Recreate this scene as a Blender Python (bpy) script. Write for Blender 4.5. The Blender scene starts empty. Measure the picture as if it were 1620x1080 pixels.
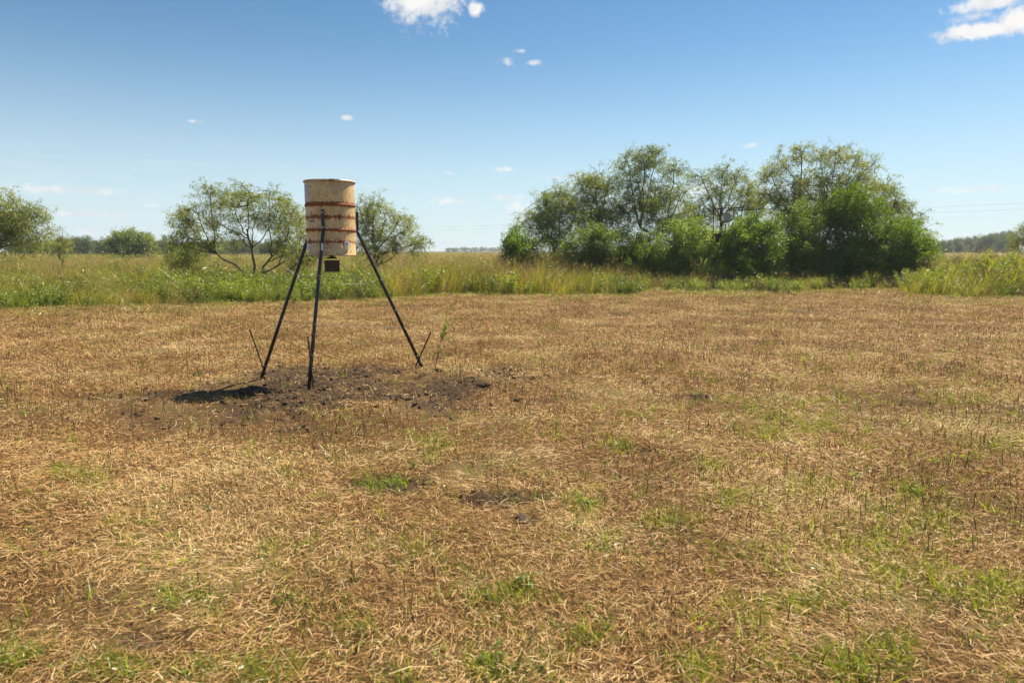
import bpy, math, random
import numpy as np
from mathutils import Vector

random.seed(7)
rng = np.random.default_rng(7)
SC = bpy.context.scene
COL = SC.collection

# ------------------------------------------------------------------ camera
CAM_H = 1.48
FPX = 1080.0                      # focal length in pixels of a 1620 px wide frame
HORIZON = 397.0
PITCH = math.atan((540.0 - HORIZON) / FPX)
cam_data = bpy.data.cameras.new('camera')
cam = bpy.data.objects.new('camera', cam_data)
COL.objects.link(cam)
cam.location = (0, 0, CAM_H)
cam.rotation_euler = (math.pi / 2 - PITCH, 0, 0)
cam_data.sensor_width = 36.0
cam_data.lens = 24.0
cam_data.clip_start = 0.05
cam_data.clip_end = 12000
cam_data.dof.use_dof = True
cam_data.dof.focus_distance = 8.6
cam_data.dof.aperture_fstop = 3.5
SC.camera = cam

# ------------------------------------------------------------------ sun and sky
SUN_EL = math.radians(55.5)
SUN_AZ = math.radians(46.0)       # measured from +Y (view direction) towards +X
sun_dir = Vector((math.sin(SUN_AZ) * math.cos(SUN_EL), math.cos(SUN_AZ) * math.cos(SUN_EL), math.sin(SUN_EL)))
sd = bpy.data.lights.new('sun', 'SUN')
sd.energy = 5.0
sd.angle = math.radians(0.55)
sd.color = (1.0, 0.88, 0.68)
sun = bpy.data.objects.new('sun', sd)
COL.objects.link(sun)
sun.rotation_euler = sun_dir.to_track_quat('Z', 'Y').to_euler()
sun.location = (20, 20, 40)

SC.view_settings.view_transform = 'Standard'
SC.view_settings.look = 'None'
SC.view_settings.exposure = 1.0
SC.view_settings.gamma = 1.0
SC.view_settings.use_curve_mapping = False
SC.cycles.max_bounces = 8
SC.cycles.diffuse_bounces = 3
SC.cycles.glossy_bounces = 2
SC.cycles.transmission_bounces = 6
SC.cycles.transparent_max_bounces = 4
SC.cycles.volume_bounces = 0
SC.cycles.use_denoising = True
SC.cycles.use_adaptive_sampling = False
SC.cycles.sample_clamp_indirect = 6.0
SKY_STRENGTH = 0.0515


def ray(px, py):
    """world direction of a pixel of the 1620 x 1080 photograph"""
    v = Vector(((px - 810.0) / FPX, (540.0 - py) / FPX, -1.0))
    v.rotate(cam.rotation_euler)
    return v


def at(px, py, Y):
    d = ray(px, py)
    t = Y / d.y
    return Vector((d.x * t, Y, CAM_H + d.z * t))


def gp(px, py, z=0.0):
    d = ray(px, py)
    t = (z - CAM_H) / d.z
    return Vector((d.x * t, d.y * t, z))


# ------------------------------------------------------------------ node helpers
class NT:
    def __init__(self, tree):
        self.t = tree
        tree.nodes.clear()

    def n(self, typ, **kw):
        nd = self.t.nodes.new(typ)
        for k, v in kw.items():
            setattr(nd, k, v)
        return nd

    def l(self, a, b):
        self.t.links.new(a, b)

    def inp(self, nd, i, v):
        if v is None:
            return
        if isinstance(v, bpy.types.NodeSocket):
            self.t.links.new(v, nd.inputs[i])
        else:
            nd.inputs[i].default_value = v

    def m(self, op, a, b=None, c=None, clamp=False):
        nd = self.n('ShaderNodeMath', operation=op, use_clamp=clamp)
        self.inp(nd, 0, a); self.inp(nd, 1, b); self.inp(nd, 2, c)
        return nd.outputs[0]

    def vm(self, op, a, b=None, out=0):
        nd = self.n('ShaderNodeVectorMath', operation=op)
        self.inp(nd, 0, a); self.inp(nd, 1, b)
        return nd.outputs[out]

    def smooth(self, x, lo, hi):
        nd = self.n('ShaderNodeMapRange', interpolation_type='SMOOTHSTEP')
        self.inp(nd, 0, x); self.inp(nd, 1, lo); self.inp(nd, 2, hi)
        nd.inputs[3].default_value = 0; nd.inputs[4].default_value = 1
        return nd.outputs[0]

    def noise(self, vec, scale, detail=4.0, rough=0.55, dist=0.0, out=0):
        nd = self.n('ShaderNodeTexNoise')
        if vec is not None:
            self.l(vec, nd.inputs['Vector'])
        nd.inputs['Scale'].default_value = scale
        nd.inputs['Detail'].default_value = detail
        nd.inputs['Roughness'].default_value = rough
        nd.inputs['Distortion'].default_value = dist
        return nd.outputs[out]

    def ramp(self, fac, stops):
        nd = self.n('ShaderNodeValToRGB')
        el = nd.color_ramp.elements
        while len(el) > 1:
            el.remove(el[-1])
        el[0].position = stops[0][0]; el[0].color = (*stops[0][1], 1)
        for p, c in stops[1:]:
            e = el.new(p); e.color = (*c, 1)
        self.l(fac, nd.inputs[0])
        return nd.outputs[0]

    def mix(self, fac, a, b, blend='MIX'):
        nd = self.n('ShaderNodeMix', data_type='RGBA', blend_type=blend)
        self.inp(nd, 0, fac)
        for i, v in ((6, a), (7, b)):
            if isinstance(v, tuple):
                v = (*v, 1) if len(v) == 3 else v
            self.inp(nd, i, v)
        return nd.outputs[2]


def material(name):
    m = bpy.data.materials.new(name)
    m.use_nodes = True
    t = NT(m.node_tree)
    out = t.n('ShaderNodeOutputMaterial')
    return m, t, out


# ------------------------------------------------------------------ world: clear sky with small clouds
world = bpy.data.worlds.new('World')
SC.world = world
world.use_nodes = True
world.cycles.sampling_method = 'MANUAL'
world.cycles.sample_map_resolution = 256
w = NT(world.node_tree)
w_out = w.n('ShaderNodeOutputWorld')
w_bg = w.n('ShaderNodeBackground')
w_bg.inputs[1].default_value = SKY_STRENGTH
w.l(w_bg.outputs[0], w_out.inputs[0])
sky = w.n('ShaderNodeTexSky', sky_type='NISHITA', sun_disc=False)
sky.sun_elevation = SUN_EL
sky.sun_rotation = SUN_AZ
sky.altitude = 50
sky.air_density = 1.0
sky.dust_density = 0.0
sky.ozone_density = 1.0
tc = w.n('ShaderNodeTexCoord').outputs['Generated']
nz = w.n('ShaderNodeTexNoise')
w.l(tc, nz.inputs['Vector'])
nz.inputs['Scale'].default_value = 38.0
nz.inputs['Detail'].default_value = 7.0
nz.inputs['Roughness'].default_value = 0.6
puff = nz.outputs[0]
fine = w.noise(tc, 105.0, 6.0, 0.62)
# small cumulus: (px, py, half width px, half height px, softness, strength); positions outside the frame carry on the same scatter
CL = [(668, -12, 76, 44, 0.55, 1.0), (664, 0, 62, 28, 0.5, 1.0), (752, 15, 15, 10, 0.5, 1.0), (804, 97, 17, 6, 0.8, 0.84), (846, 100, 16, 5, 0.9, 0.6), (822, 80, 12, 4, 0.9, 0.25),
      (548, 186, 11, 5, 0.8, 0.9), (304, 192, 14, 3, 0.9, 0.55), (1560, 47, 62, 12, 0.7, 1.0), (1612, 34, 46, 18, 0.6, 1.0), (1565, 4, 52, 11, 0.8, 1.0), (1545, 26, 30, 7, 0.9, 0.6),
      (1186, 230, 18, 5, 0.8, 0.75), (90, 300, 120, 9, 1.1, 0.5), (1545, 300, 90, 7, 1.1, 0.4), (815, 328, 30, 14, 0.8, 0.8), (715, 318, 45, 9, 1.0, 0.55), (800, 312, 40, 7, 1.0, 0.5),
      (712, 274, 14, 3, 0.9, 0.45), (800, 268, 45, 5, 1.1, 0.35), (885, 281, 50, 4, 1.1, 0.4), (140, 368, 20, 8, 0.9, 0.5), (178, 347, 9, 4, 0.8, 0.6), (130, 338, 90, 7, 1.2, 0.4),
      (1100, 300, 90, 16, 1.1, 0.8), (1230, 300, 60, 14, 1.1, 0.7), (1000, 325, 70, 14, 1.2, 0.6), (238, 325, 16, 3, 0.9, 0.5),
      (-420, 120, 70, 22, 0.7, 1.0), (-700, 260, 90, 18, 0.8, 0.9), (2000, 160, 80, 24, 0.7, 1.0), (2350, 20, 90, 30, 0.6, 1.0), (900, -420, 120, 50, 0.6, 1.0), (200, -700, 130, 60, 0.6, 1.0), (1500, -900, 150, 60, 0.6, 1.0)]
acc = None
soft_acc = None
rr = random.Random(3)
patches = [(ray(a, b).normalized(), c / FPX, d / FPX, s, k) for a, b, c, d, s, k in CL]
for i in range(9):                # and behind the camera
    a = math.radians(100 + i * 20 + rr.uniform(-8, 8)); e = math.radians(rr.uniform(8, 45))
    patches.append((Vector((math.sin(a) * math.cos(e), math.cos(a) * math.cos(e), math.sin(e))), rr.uniform(.04, .1), rr.uniform(.01, .03), 0.7, 1.0))
from mathutils import Matrix
for d, ax, ay, soft, k in patches:
    r_ = Vector((d.y, -d.x, 0)).normalized()
    u_ = r_.cross(d)
    mp = w.n('ShaderNodeMapping', vector_type='TEXTURE')
    w.l(tc, mp.inputs[0])
    mp.inputs['Location'].default_value = d
    mp.inputs['Rotation'].default_value = Matrix((r_, u_, d)).transposed().to_euler()
    mp.inputs['Scale'].default_value = (ax, ay, 0.5)
    rad = w.vm('LENGTH', mp.outputs[0], out=1)
    if k < 0.85:
        soft_acc = rad if soft_acc is None else w.m('MINIMUM', soft_acc, rad)
    else:
        acc = rad if acc is None else w.m('MINIMUM', acc, rad)


def cloud_density(field, core, rough, soft):
    reach = w.m('SUBTRACT', 1.0, w.smooth(field, 0.9, 1.7))      # no cloud far beyond its own radius
    den = w.m('MULTIPLY', w.m('SUBTRACT', 1.0, field), core)
    den = w.m('ADD', den, w.m('MULTIPLY', w.m('SUBTRACT', puff, 0.5), 2.2))
    den = w.m('ADD', den, w.m('MULTIPLY', w.m('SUBTRACT', fine, 0.52), rough))
    return w.m('MULTIPLY', w.smooth(den, 0.0, soft), reach)


acc = w.m('MAXIMUM', cloud_density(acc, 3.0, 3.4, 1.9), w.m('MULTIPLY', cloud_density(soft_acc, 2.0, 4.4, 2.3), 0.75))
# thin streaks of haze cloud low all round the horizon
st = w.vm('MULTIPLY', tc, (3.0, 3.0, 60.0))
streak = w.smooth(w.noise(st, 1.6, 4.0, 0.6), 0.5, 0.78)
sep = w.n('ShaderNodeSeparateXYZ'); w.l(tc, sep.inputs[0])
z = sep.outputs[2]
band = w.m('MULTIPLY', w.smooth(z, 0.0, 0.03), w.m('SUBTRACT', 1.0, w.smooth(z, 0.07, 0.16)))
streak = w.m('MULTIPLY', w.m('MULTIPLY', streak, band), 0.22)
acc = w.m('MAXIMUM', acc, streak)
shade = w.smooth(w.noise(tc, 26.0, 3.0, 0.5), 0.35, 0.6)
ccol = w.mix(shade, (7.4, 7.6, 8.1), (9.4, 9.3, 9.2))
gm = w.n('ShaderNodeGamma'); gm.inputs[1].default_value = 1.12
w.l(w.vm('MULTIPLY', sky.outputs[0], (0.0735, 0.094, 0.0985)), gm.inputs[0])
skyt = w.vm('MULTIPLY', gm.outputs[0], (11.6, 11.6, 11.6))
# pale water-vapour haze low in the sky, the same all round
hz_ = w.m('POWER', w.m('SUBTRACT', 1.0, w.smooth(z, -0.05, 0.34)), 1.3)
skyt = w.mix(w.m('MULTIPLY', hz_, 0.92), skyt, (7.2, 8.4, 9.3))
skyc = w.mix(acc, skyt, ccol)
w.l(skyc, w_bg.inputs[0])


# ------------------------------------------------------------------ numpy noise and terrain
def _hash(ix, iy, s):
    h = (ix * 374761393 + iy * 668265263 + s * 974711) & 0x7fffffff
    h = ((h ^ (h >> 13)) * 1274126177) & 0x7fffffff
    return ((h ^ (h >> 16)) & 0xffff) / 65535.0


def vnoise(x, y, s=0):
    x = np.asarray(x, float); y = np.asarray(y, float)
    ix = np.floor(x).astype(np.int64); iy = np.floor(y).astype(np.int64)
    fx = x - ix; fy = y - iy
    fx = fx * fx * (3 - 2 * fx); fy = fy * fy * (3 - 2 * fy)
    a = _hash(ix, iy, s); b = _hash(ix + 1, iy, s); c = _hash(ix, iy + 1, s); d = _hash(ix + 1, iy + 1, s)
    return (a * (1 - fx) + b * fx) * (1 - fy) + (c * (1 - fx) + d * fx) * fy


def fbm(x, y, scale, octs=4, s=0):
    t = 0; amp = 1; tot = 0
    for o in range(octs):
        t = t + amp * vnoise(np.asarray(x) * scale, np.asarray(y) * scale, s + o * 17)
        tot += amp; amp *= 0.5; scale *= 2.03
    return t / tot


DIRT = [(gp(600, 614), 1.75, 1.0), (gp(500, 625), 1.5, 0.85), (gp(720, 612), 1.1, 0.7), (gp(365, 618), 1.0, 0.7), (gp(560, 590), 1.5, 0.6)]
SPOTS = [(gp(608, 766), 0.30, 0.18), (gp(790, 786), 0.30, 0.15), (gp(832, 818), 0.12, 0.08), (gp(1100, 632), 0.22, 0.2), (gp(1435, 640), 0.3, 0.2), (gp(480, 682), 0.22, 0.14), (gp(240, 1010), 0.16, 0.07), (gp(1010, 715), 0.12, 0.08)]


THIN = [(gp(130, 640), 2.6, 1.3), (gp(1470, 650), 2.6, 1.6), (gp(520, 672), 2.2, 0.6), (gp(1500, 810), 1.0, 0.7), (gp(860, 640), 1.2, 0.5), (gp(230, 960), 0.7, 0.3), (gp(1180, 640), 1.2, 0.7)]


def thin(x, y):
    """0..1: where the cut straw lies thin and brown stubble shows"""
    n = fbm(x, y, 1.1, 4, 205) - 0.5
    best = np.full(np.shape(x), -9.0)
    for c, a, b in THIN:
        best = np.maximum(best, 1 - np.sqrt(((x - c.x) / a) ** 2 + ((y - c.y) / b) ** 2))
    m = np.clip((best + n * 2.2) / 0.9 + 0.1, 0, 1)
    return np.maximum(m, np.clip((n - 0.08) * 5, 0, 0.8))


def dirt(x, y):
    """0..1: bare trampled soil"""
    x = np.asarray(x, float); y = np.asarray(y, float)
    n = fbm(x, y, 1.6, 4, 5) - 0.5
    best = np.full(x.shape, -9.0)
    for c, a, b in DIRT:
        r = np.sqrt(((x - c.x) / a) ** 2 + ((y - c.y) / b) ** 2)
        best = np.maximum(best, 1 - r)
    m = np.clip((best + n * 2.3) / 1.0 + 0.25, 0, 1)
    for c, a, b in SPOTS:
        r = np.sqrt(((x - c.x) / a) ** 2 + ((y - c.y) / b) ** 2)
        m = np.maximum(m, np.clip((1.05 - r + n * 2.0) * 1.7, 0, 0.9))
    return m


def gz(x, y):
    x = np.asarray(x, float); y = np.asarray(y, float)
    d = np.sqrt(x * x + y * y)
    far = np.clip(1 - d / 60.0, 0, 1)
    h = (fbm(x, y, 0.35, 3, 2) - 0.5) * 0.10 * far
    h = h + (fbm(x, y, 2.6, 3, 9) - 0.5) * 0.035 * np.clip(1 - d / 35.0, 0, 1)
    near = np.clip(1 - d / 16.0, 0, 1) > 0
    dm = np.where(near, dirt(x, y), 0)
    h = h + dm * ((fbm(x, y, 5.0, 3, 31) - 0.5) * 0.17 - 0.015)
    return h


def G(p, dz=0.0):
    return Vector((p.x, p.y, float(gz(p.x, p.y)) + dz))


# mown field edge: pixel column -> pixel row of the foot of the tall growth
EDGE = np.array([(-900, 505), (-300, 494), (0, 487), (230, 484), (480, 477), (620, 472), (700, 466), (800, 469), (900, 468), (1000, 466), (1018, 463), (1030, 458), (1100, 462), (1240, 463), (1330, 458), (1430, 458), (1440, 466), (1500, 470), (1620, 469), (1900, 470), (2600, 476)])


def edge_y(x, y):
    """world distance Y of the field edge in the direction of (x, y)"""
    px = 810 + FPX * np.asarray(x) / np.maximum(np.asarray(y) * math.cos(PITCH) + CAM_H * math.sin(PITCH), 0.5)
    row = np.interp(px, EDGE[:, 0], EDGE[:, 1])
    ang = PITCH + np.arctan((row - 540.0) / FPX)
    return CAM_H / np.tan(ang), px


# ------------------------------------------------------------------ mesh helpers
class MB:
    def __init__(self):
        self.v = []; self.f = []; self.nv = 0

    def add(self, verts, faces):
        verts = np.asarray(verts, float).reshape(-1, 3)
        self.v.append(verts)
        o = self.nv
        self.f.extend([tuple(i + o for i in f) for f in faces])
        self.nv += len(verts)

    def tube(self, pts, rad, sides=6, cap=True):
        pts = [Vector(p) for p in pts]
        n = len(pts)
        if not hasattr(rad, '__len__'):
            rad = [rad] * n
        vs = []; ref = None
        for i, p in enumerate(pts):
            t = (pts[min(i + 1, n - 1)] - pts[max(i - 1, 0)])
            if t.length < 1e-9:
                t = Vector((0, 0, 1))
            t.normalize()
            if ref is None:
                ref = Vector((1, 0, 0)) if abs(t.x) < 0.8 else Vector((0, 1, 0))
            a = (ref - t * ref.dot(t)).normalized(); b = t.cross(a); ref = a
            for k in range(sides):
                q = 2 * math.pi * k / sides
                vs.append(p + (a * math.cos(q) + b * math.sin(q)) * rad[i])
        fs = []
        for i in range(n - 1):
            for k in range(sides):
                k2 = (k + 1) % sides
                fs.append((i * sides + k, i * sides + k2, (i + 1) * sides + k2, (i + 1) * sides + k))
        if cap and sides > 2:
            fs.append(tuple(range(sides - 1, -1, -1)))
            fs.append(tuple((n - 1) * sides + k for k in range(sides)))
        self.add([tuple(q) for q in vs], fs)
        return self

    def box(self, c, s, rot=None):
        c = Vector(c); vs = []
        for dx in (-.5, .5):
            for dy in (-.5, .5):
                for dz in (-.5, .5):
                    q = Vector((dx * s[0], dy * s[1], dz * s[2]))
                    if rot is not None:
                        q = rot @ q
                    vs.append(tuple(c + q))
        self.add(vs, [(0, 1, 3, 2), (4, 6, 7, 5), (0, 4, 5, 1), (2, 3, 7, 6), (0, 2, 6, 4), (1, 5, 7, 3)])
        return self

    def lathe(self, prof, seg=48, a0=0.0, a1=2 * math.pi, closed=True):
        n = len(prof); vs = []; cnt = seg if closed else seg + 1
        for k in range(cnt):
            a = a0 + (a1 - a0) * k / seg
            for r, z in prof:
                vs.append((r * math.cos(a), r * math.sin(a), z))
        fs = []
        for k in range(seg):
            k2 = (k + 1) % cnt
            for i in range(n - 1):
                fs.append((k * n + i, k2 * n + i, k2 * n + i + 1, k * n + i + 1))
        self.add(vs, fs)
        return self

    def build(self, name, mat, parent=None, smooth=False, bevel=0.0):
        me = bpy.data.meshes.new(name)
        v = np.concatenate(self.v) if self.v else np.zeros((0, 3))
        me.from_pydata(v.tolist(), [], self.f)
        me.update()
        o = bpy.data.objects.new(name, me)
        COL.objects.link(o)
        if mat is not None:
            me.materials.append(mat)
        if smooth:
            me.polygons.foreach_set('use_smooth', [True] * len(me.polygons))
        if bevel:
            b = o.modifiers.new('bevel', 'BEVEL'); b.width = bevel; b.segments = 2; b.limit_method = 'ANGLE'
        if parent is not None:
            o.parent = parent
        return o


def mesh_np(name, verts, faces_flat, nside, mat):
    """fast mesh of equal polygons"""
    me = bpy.data.meshes.new(name)
    nf = len(faces_flat) // nside
    me.vertices.add(len(verts)); me.vertices.foreach_set('co', np.ascontiguousarray(verts, np.float32).ravel())
    me.loops.add(len(faces_flat)); me.loops.foreach_set('vertex_index', np.ascontiguousarray(faces_flat, np.int32))
    me.polygons.add(nf)
    me.polygons.foreach_set('loop_start', np.arange(0, nf * nside, nside, dtype=np.int32))
    me.polygons.foreach_set('loop_total', np.full(nf, nside, np.int32))
    me.update(calc_edges=True)
    if mat is not None:
        me.materials.append(mat)
    return me


def tag(o, label, cat, group=None, kind=None):
    o['label'] = label; o['category'] = cat
    if group: o['group'] = group
    if kind: o['kind'] = kind
    return o


def empty(name, loc):
    o = bpy.data.objects.new(name, None)
    o.location = loc
    COL.objects.link(o)
    return o


def norm(a):
    return a / np.maximum(np.linalg.norm(a, axis=1, keepdims=True), 1e-9)


# ------------------------------------------------------------------ materials
def leaf_material(name, cols, trans=0.45, tint=(1.15, 1.1, 0.55), gloss=0.06, nscale=0.9, instanced=False):
    """cols: colour stops; every leaf its own tone, clumps vary slowly over the plant"""
    m, t, out = material(name)
    geo = t.n('ShaderNodeNewGeometry')
    rnd = geo.outputs['Random Per Island']
    pos = geo.outputs['Position']
    nz = t.noise(pos, nscale, 3.0, 0.6)
    fac = t.m('ADD', t.m('MULTIPLY', rnd, 0.55), t.m('MULTIPLY', t.m('SUBTRACT', nz, 0.28), 1.0))
    if instanced:
        oi = t.n('ShaderNodeObjectInfo')
        fac = t.m('ADD', t.m('MULTIPLY', rnd, 0.75), t.m('ADD', t.m('MULTIPLY', t.m('SUBTRACT', oi.outputs['Random'], 0.5), 0.4), t.m('MULTIPLY', t.m('SUBTRACT', nz, 0.38), 1.1)))
    fac = t.m('MINIMUM', t.m('MAXIMUM', fac, 0.0), 1.0)
    c = t.ramp(fac, [(i / (len(cols) - 1), q) for i, q in enumerate(cols)])
    df = t.n('ShaderNodeBsdfDiffuse'); t.l(c, df.inputs[0])
    tr = t.n('ShaderNodeBsdfTranslucent'); t.l(t.mix(1.0, c, (*tint, 1), 'MULTIPLY'), tr.inputs[0])
    gl = t.n('ShaderNodeBsdfGlossy'); gl.inputs['Color'].default_value = (1, 1, 1, 1); gl.inputs['Roughness'].default_value = 0.42
    m1 = t.n('ShaderNodeMixShader'); m1.inputs[0].default_value = trans
    t.l(df.outputs[0], m1.inputs[1]); t.l(tr.outputs[0], m1.inputs[2])
    m2 = t.n('ShaderNodeMixShader'); m2.inputs[0].default_value = gloss
    t.l(m1.outputs[0], m2.inputs[1]); t.l(gl.outputs[0], m2.inputs[2])
    t.l(m2.outputs[0], out.inputs[0])
    return m


def plain(name, col, rough=0.7, metal=0.0, var=0.25, scale=30.0, col2=None, bump=0.0):
    m, t, out = material(name)
    b = t.n('ShaderNodeBsdfPrincipled')
    tcn = t.n('ShaderNodeTexCoord').outputs['Object']
    nz = t.noise(tcn, scale, 5.0, 0.6)
    lo = tuple(c * (1 - var) for c in col); hi = col2 or tuple(min(c * (1 + var), 1) for c in col)
    t.l(t.ramp(nz, [(0.35, lo), (0.68, hi)]), b.inputs['Base Color'])
    b.inputs['Roughness'].default_value = rough
    b.inputs['Metallic'].default_value = metal
    if bump:
        bp = t.n('ShaderNodeBump'); bp.inputs['Strength'].default_value = bump; bp.inputs['Distance'].default_value = 0.01
        t.l(nz, bp.inputs['Height']); t.l(bp.outputs[0], b.inputs['Normal'])
    t.l(b.outputs[0], out.inputs[0])
    return m


M = {}
M['bark'] = plain('bark', (0.085, 0.068, 0.052), 0.95, 0, 0.45, 14, (0.17, 0.14, 0.115), 0.4)
M['dead_wood'] = plain('dead_wood', (0.20, 0.165, 0.14), 0.95, 0, 0.35, 14)
M['mesquite'] = leaf_material('mesquite_leaf', [(0.07, 0.093, 0.029), (0.174, 0.223, 0.063), (0.347, 0.408, 0.118), (0.582, 0.6, 0.198)], 0.54, (1.25, 1.15, 0.5), 0.03)
M['mesquite_dark'] = leaf_material('mesquite_dark_leaf', [(0.058, 0.084, 0.024), (0.149, 0.204, 0.054), (0.298, 0.372, 0.098), (0.506, 0.543, 0.168)], 0.54, (1.25, 1.15, 0.5), 0.03)
M['olive'] = leaf_material('olive_leaf', [(0.049, 0.073, 0.021), (0.125, 0.183, 0.046), (0.256, 0.358, 0.086), (0.435, 0.522, 0.152)], 0.54, (1.2, 1.15, 0.45), 0.03)
M['deep'] = leaf_material('deep_green_leaf', [(0.039, 0.055, 0.01), (0.106, 0.145, 0.026), (0.225, 0.296, 0.048), (0.362, 0.45, 0.074)], 0.54, (1.1, 1.2, 0.4), 0.04)
M['bright'] = leaf_material('bright_green_leaf', [(0.028, 0.044, 0.009), (0.091, 0.15, 0.019), (0.194, 0.313, 0.032), (0.37, 0.505, 0.056)], 0.54, (1.2, 1.2, 0.35), 0.04)
M['yellowgreen'] = leaf_material('yellow_green_leaf', [(0.055, 0.081, 0.014), (0.145, 0.207, 0.032), (0.281, 0.381, 0.055), (0.452, 0.54, 0.095)], 0.54, (1.15, 1.2, 0.4), 0.06)
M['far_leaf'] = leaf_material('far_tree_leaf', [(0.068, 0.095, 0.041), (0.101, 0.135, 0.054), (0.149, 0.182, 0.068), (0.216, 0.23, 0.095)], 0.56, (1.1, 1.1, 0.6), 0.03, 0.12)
M['straw'] = leaf_material('straw', [(0.075, 0.032, 0.012), (0.225, 0.112, 0.04), (0.415, 0.242, 0.09), (0.59, 0.385, 0.165), (0.80, 0.605, 0.335)], 0.14, (1.05, 0.95, 0.7), 0.015, 0.8, True)
M['stalk'] = leaf_material('dark_stalk', [(0.05, 0.03, 0.016), (0.10, 0.06, 0.028), (0.17, 0.105, 0.045), (0.24, 0.15, 0.06)], 0.1, (1, 1, 1), 0.03, 0.8, True)
M['sprout'] = leaf_material('green_sprout', [(0.11, 0.15, 0.022), (0.18, 0.235, 0.028), (0.27, 0.345, 0.036), (0.40, 0.47, 0.05)], 0.55, (1.2, 1.15, 0.4), 0.06, 1.5, True)
M['olive_sprout'] = leaf_material('olive_sprout', [(0.12, 0.125, 0.026), (0.19, 0.19, 0.036), (0.27, 0.26, 0.052), (0.38, 0.33, 0.08)], 0.5, (1.2, 1.1, 0.45), 0.05, 1.5, True)
M['grass_green'] = leaf_material('tall_green_grass', [(0.045, 0.058, 0.008), (0.13, 0.155, 0.016), (0.27, 0.30, 0.028), (0.46, 0.47, 0.055)], 0.55, (1.25, 1.12, 0.45), 0.06, 0.35, True)
M['grass_tan'] = leaf_material('tall_tan_grass', [(0.20, 0.145, 0.05), (0.30, 0.225, 0.08), (0.42, 0.32, 0.125), (0.54, 0.43, 0.20)], 0.45, (1.15, 1.0, 0.6), 0.05, 0.35, True)
M['weed_green'] = leaf_material('feathery_weed', [(0.038, 0.059, 0.005), (0.112, 0.158, 0.013), (0.225, 0.304, 0.025), (0.381, 0.459, 0.045)], 0.55, (1.2, 1.15, 0.4), 0.05, 0.4, True)
M['weed_dead'] = leaf_material('dead_weed', [(0.06, 0.038, 0.022), (0.11, 0.07, 0.038), (0.18, 0.12, 0.06), (0.27, 0.19, 0.10)], 0.25, (1.1, 1, 0.8), 0.03, 0.4, True)
M['pale_blade'] = leaf_material('pale_blade', [(0.25, 0.22, 0.12), (0.38, 0.34, 0.2), (0.52, 0.48, 0.32), (0.62, 0.58, 0.42)], 0.4, (1.05, 1.0, 0.8), 0.12, 0.6, True)
M['weed_leaf'] = leaf_material('broad_weed_leaf', [(0.07, 0.11, 0.018), (0.11, 0.165, 0.024), (0.16, 0.225, 0.03), (0.22, 0.29, 0.04)], 0.5, (1.2, 1.15, 0.4), 0.015, 3.0)
M['grey_weed_leaf'] = leaf_material('grey_weed_leaf', [(0.16, 0.19, 0.11), (0.21, 0.24, 0.14), (0.27, 0.30, 0.18), (0.33, 0.36, 0.23)], 0.4, (1.1, 1.1, 0.7), 0.015, 3.0)
M['soil'] = plain('soil', (0.032, 0.02, 0.012), 0.98, 0, 0.4, 40, (0.09, 0.057, 0.032), 0.3)


def ground_material():
    m, t, out = material('field_ground')
    b = t.n('ShaderNodeBsdfPrincipled')
    pos = t.n('ShaderNodeNewGeometry').outputs['Position']
    a = t.n('ShaderNodeAttribute'); a.attribute_name = 'dirt'
    g = t.n('ShaderNodeAttribute'); g.attribute_name = 'wild'
    n1 = t.noise(pos, 0.8, 5, 0.6)
    n2 = t.noise(pos, 9.0, 6, 0.65)
    n3 = t.noise(pos, 70.0, 4, 0.6)
    straw = t.ramp(n3, [(0.3, (0.03, 0.016, 0.007)), (0.48, (0.075, 0.041, 0.016)), (0.66, (0.18, 0.105, 0.042))])
    straw = t.mix(t.smooth(n2, 0.45, 0.75), straw, (0.10, 0.058, 0.028))
    straw = t.mix(t.m('MULTIPLY', t.smooth(n1, 0.45, 0.7), 0.5), straw, (0.22, 0.185, 0.08))
    soil = t.ramp(n3, [(0.3, (0.02, 0.0125, 0.0075)), (0.5, (0.048, 0.03, 0.0175)), (0.7, (0.11, 0.07, 0.04))])
    wild = t.ramp(n2, [(0.3, (0.07, 0.06, 0.028)), (0.7, (0.16, 0.14, 0.055))])
    dm = t.smooth(t.m('ADD', a.outputs['Fac'], t.m('MULTIPLY', t.m('SUBTRACT', n2, 0.5), 1.1)), 0.12, 0.98)
    c = t.mix(g.outputs['Fac'], straw, wild)
    c = t.mix(dm, c, soil)
    t.l(c, b.inputs['Base Color'])
    b.inputs['Roughness'].default_value = 0.95
    b.inputs['Specular IOR Level'].default_value = 0.15
    bp = t.n('ShaderNodeBump'); bp.inputs['Strength'].default_value = 0.7; bp.inputs['Distance'].default_value = 0.02
    t.l(t.m('ADD', n3, n2), bp.inputs['Height']); t.l(bp.outputs[0], b.inputs['Normal'])
    t.l(b.outputs[0], out.inputs[0])
    return m


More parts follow.
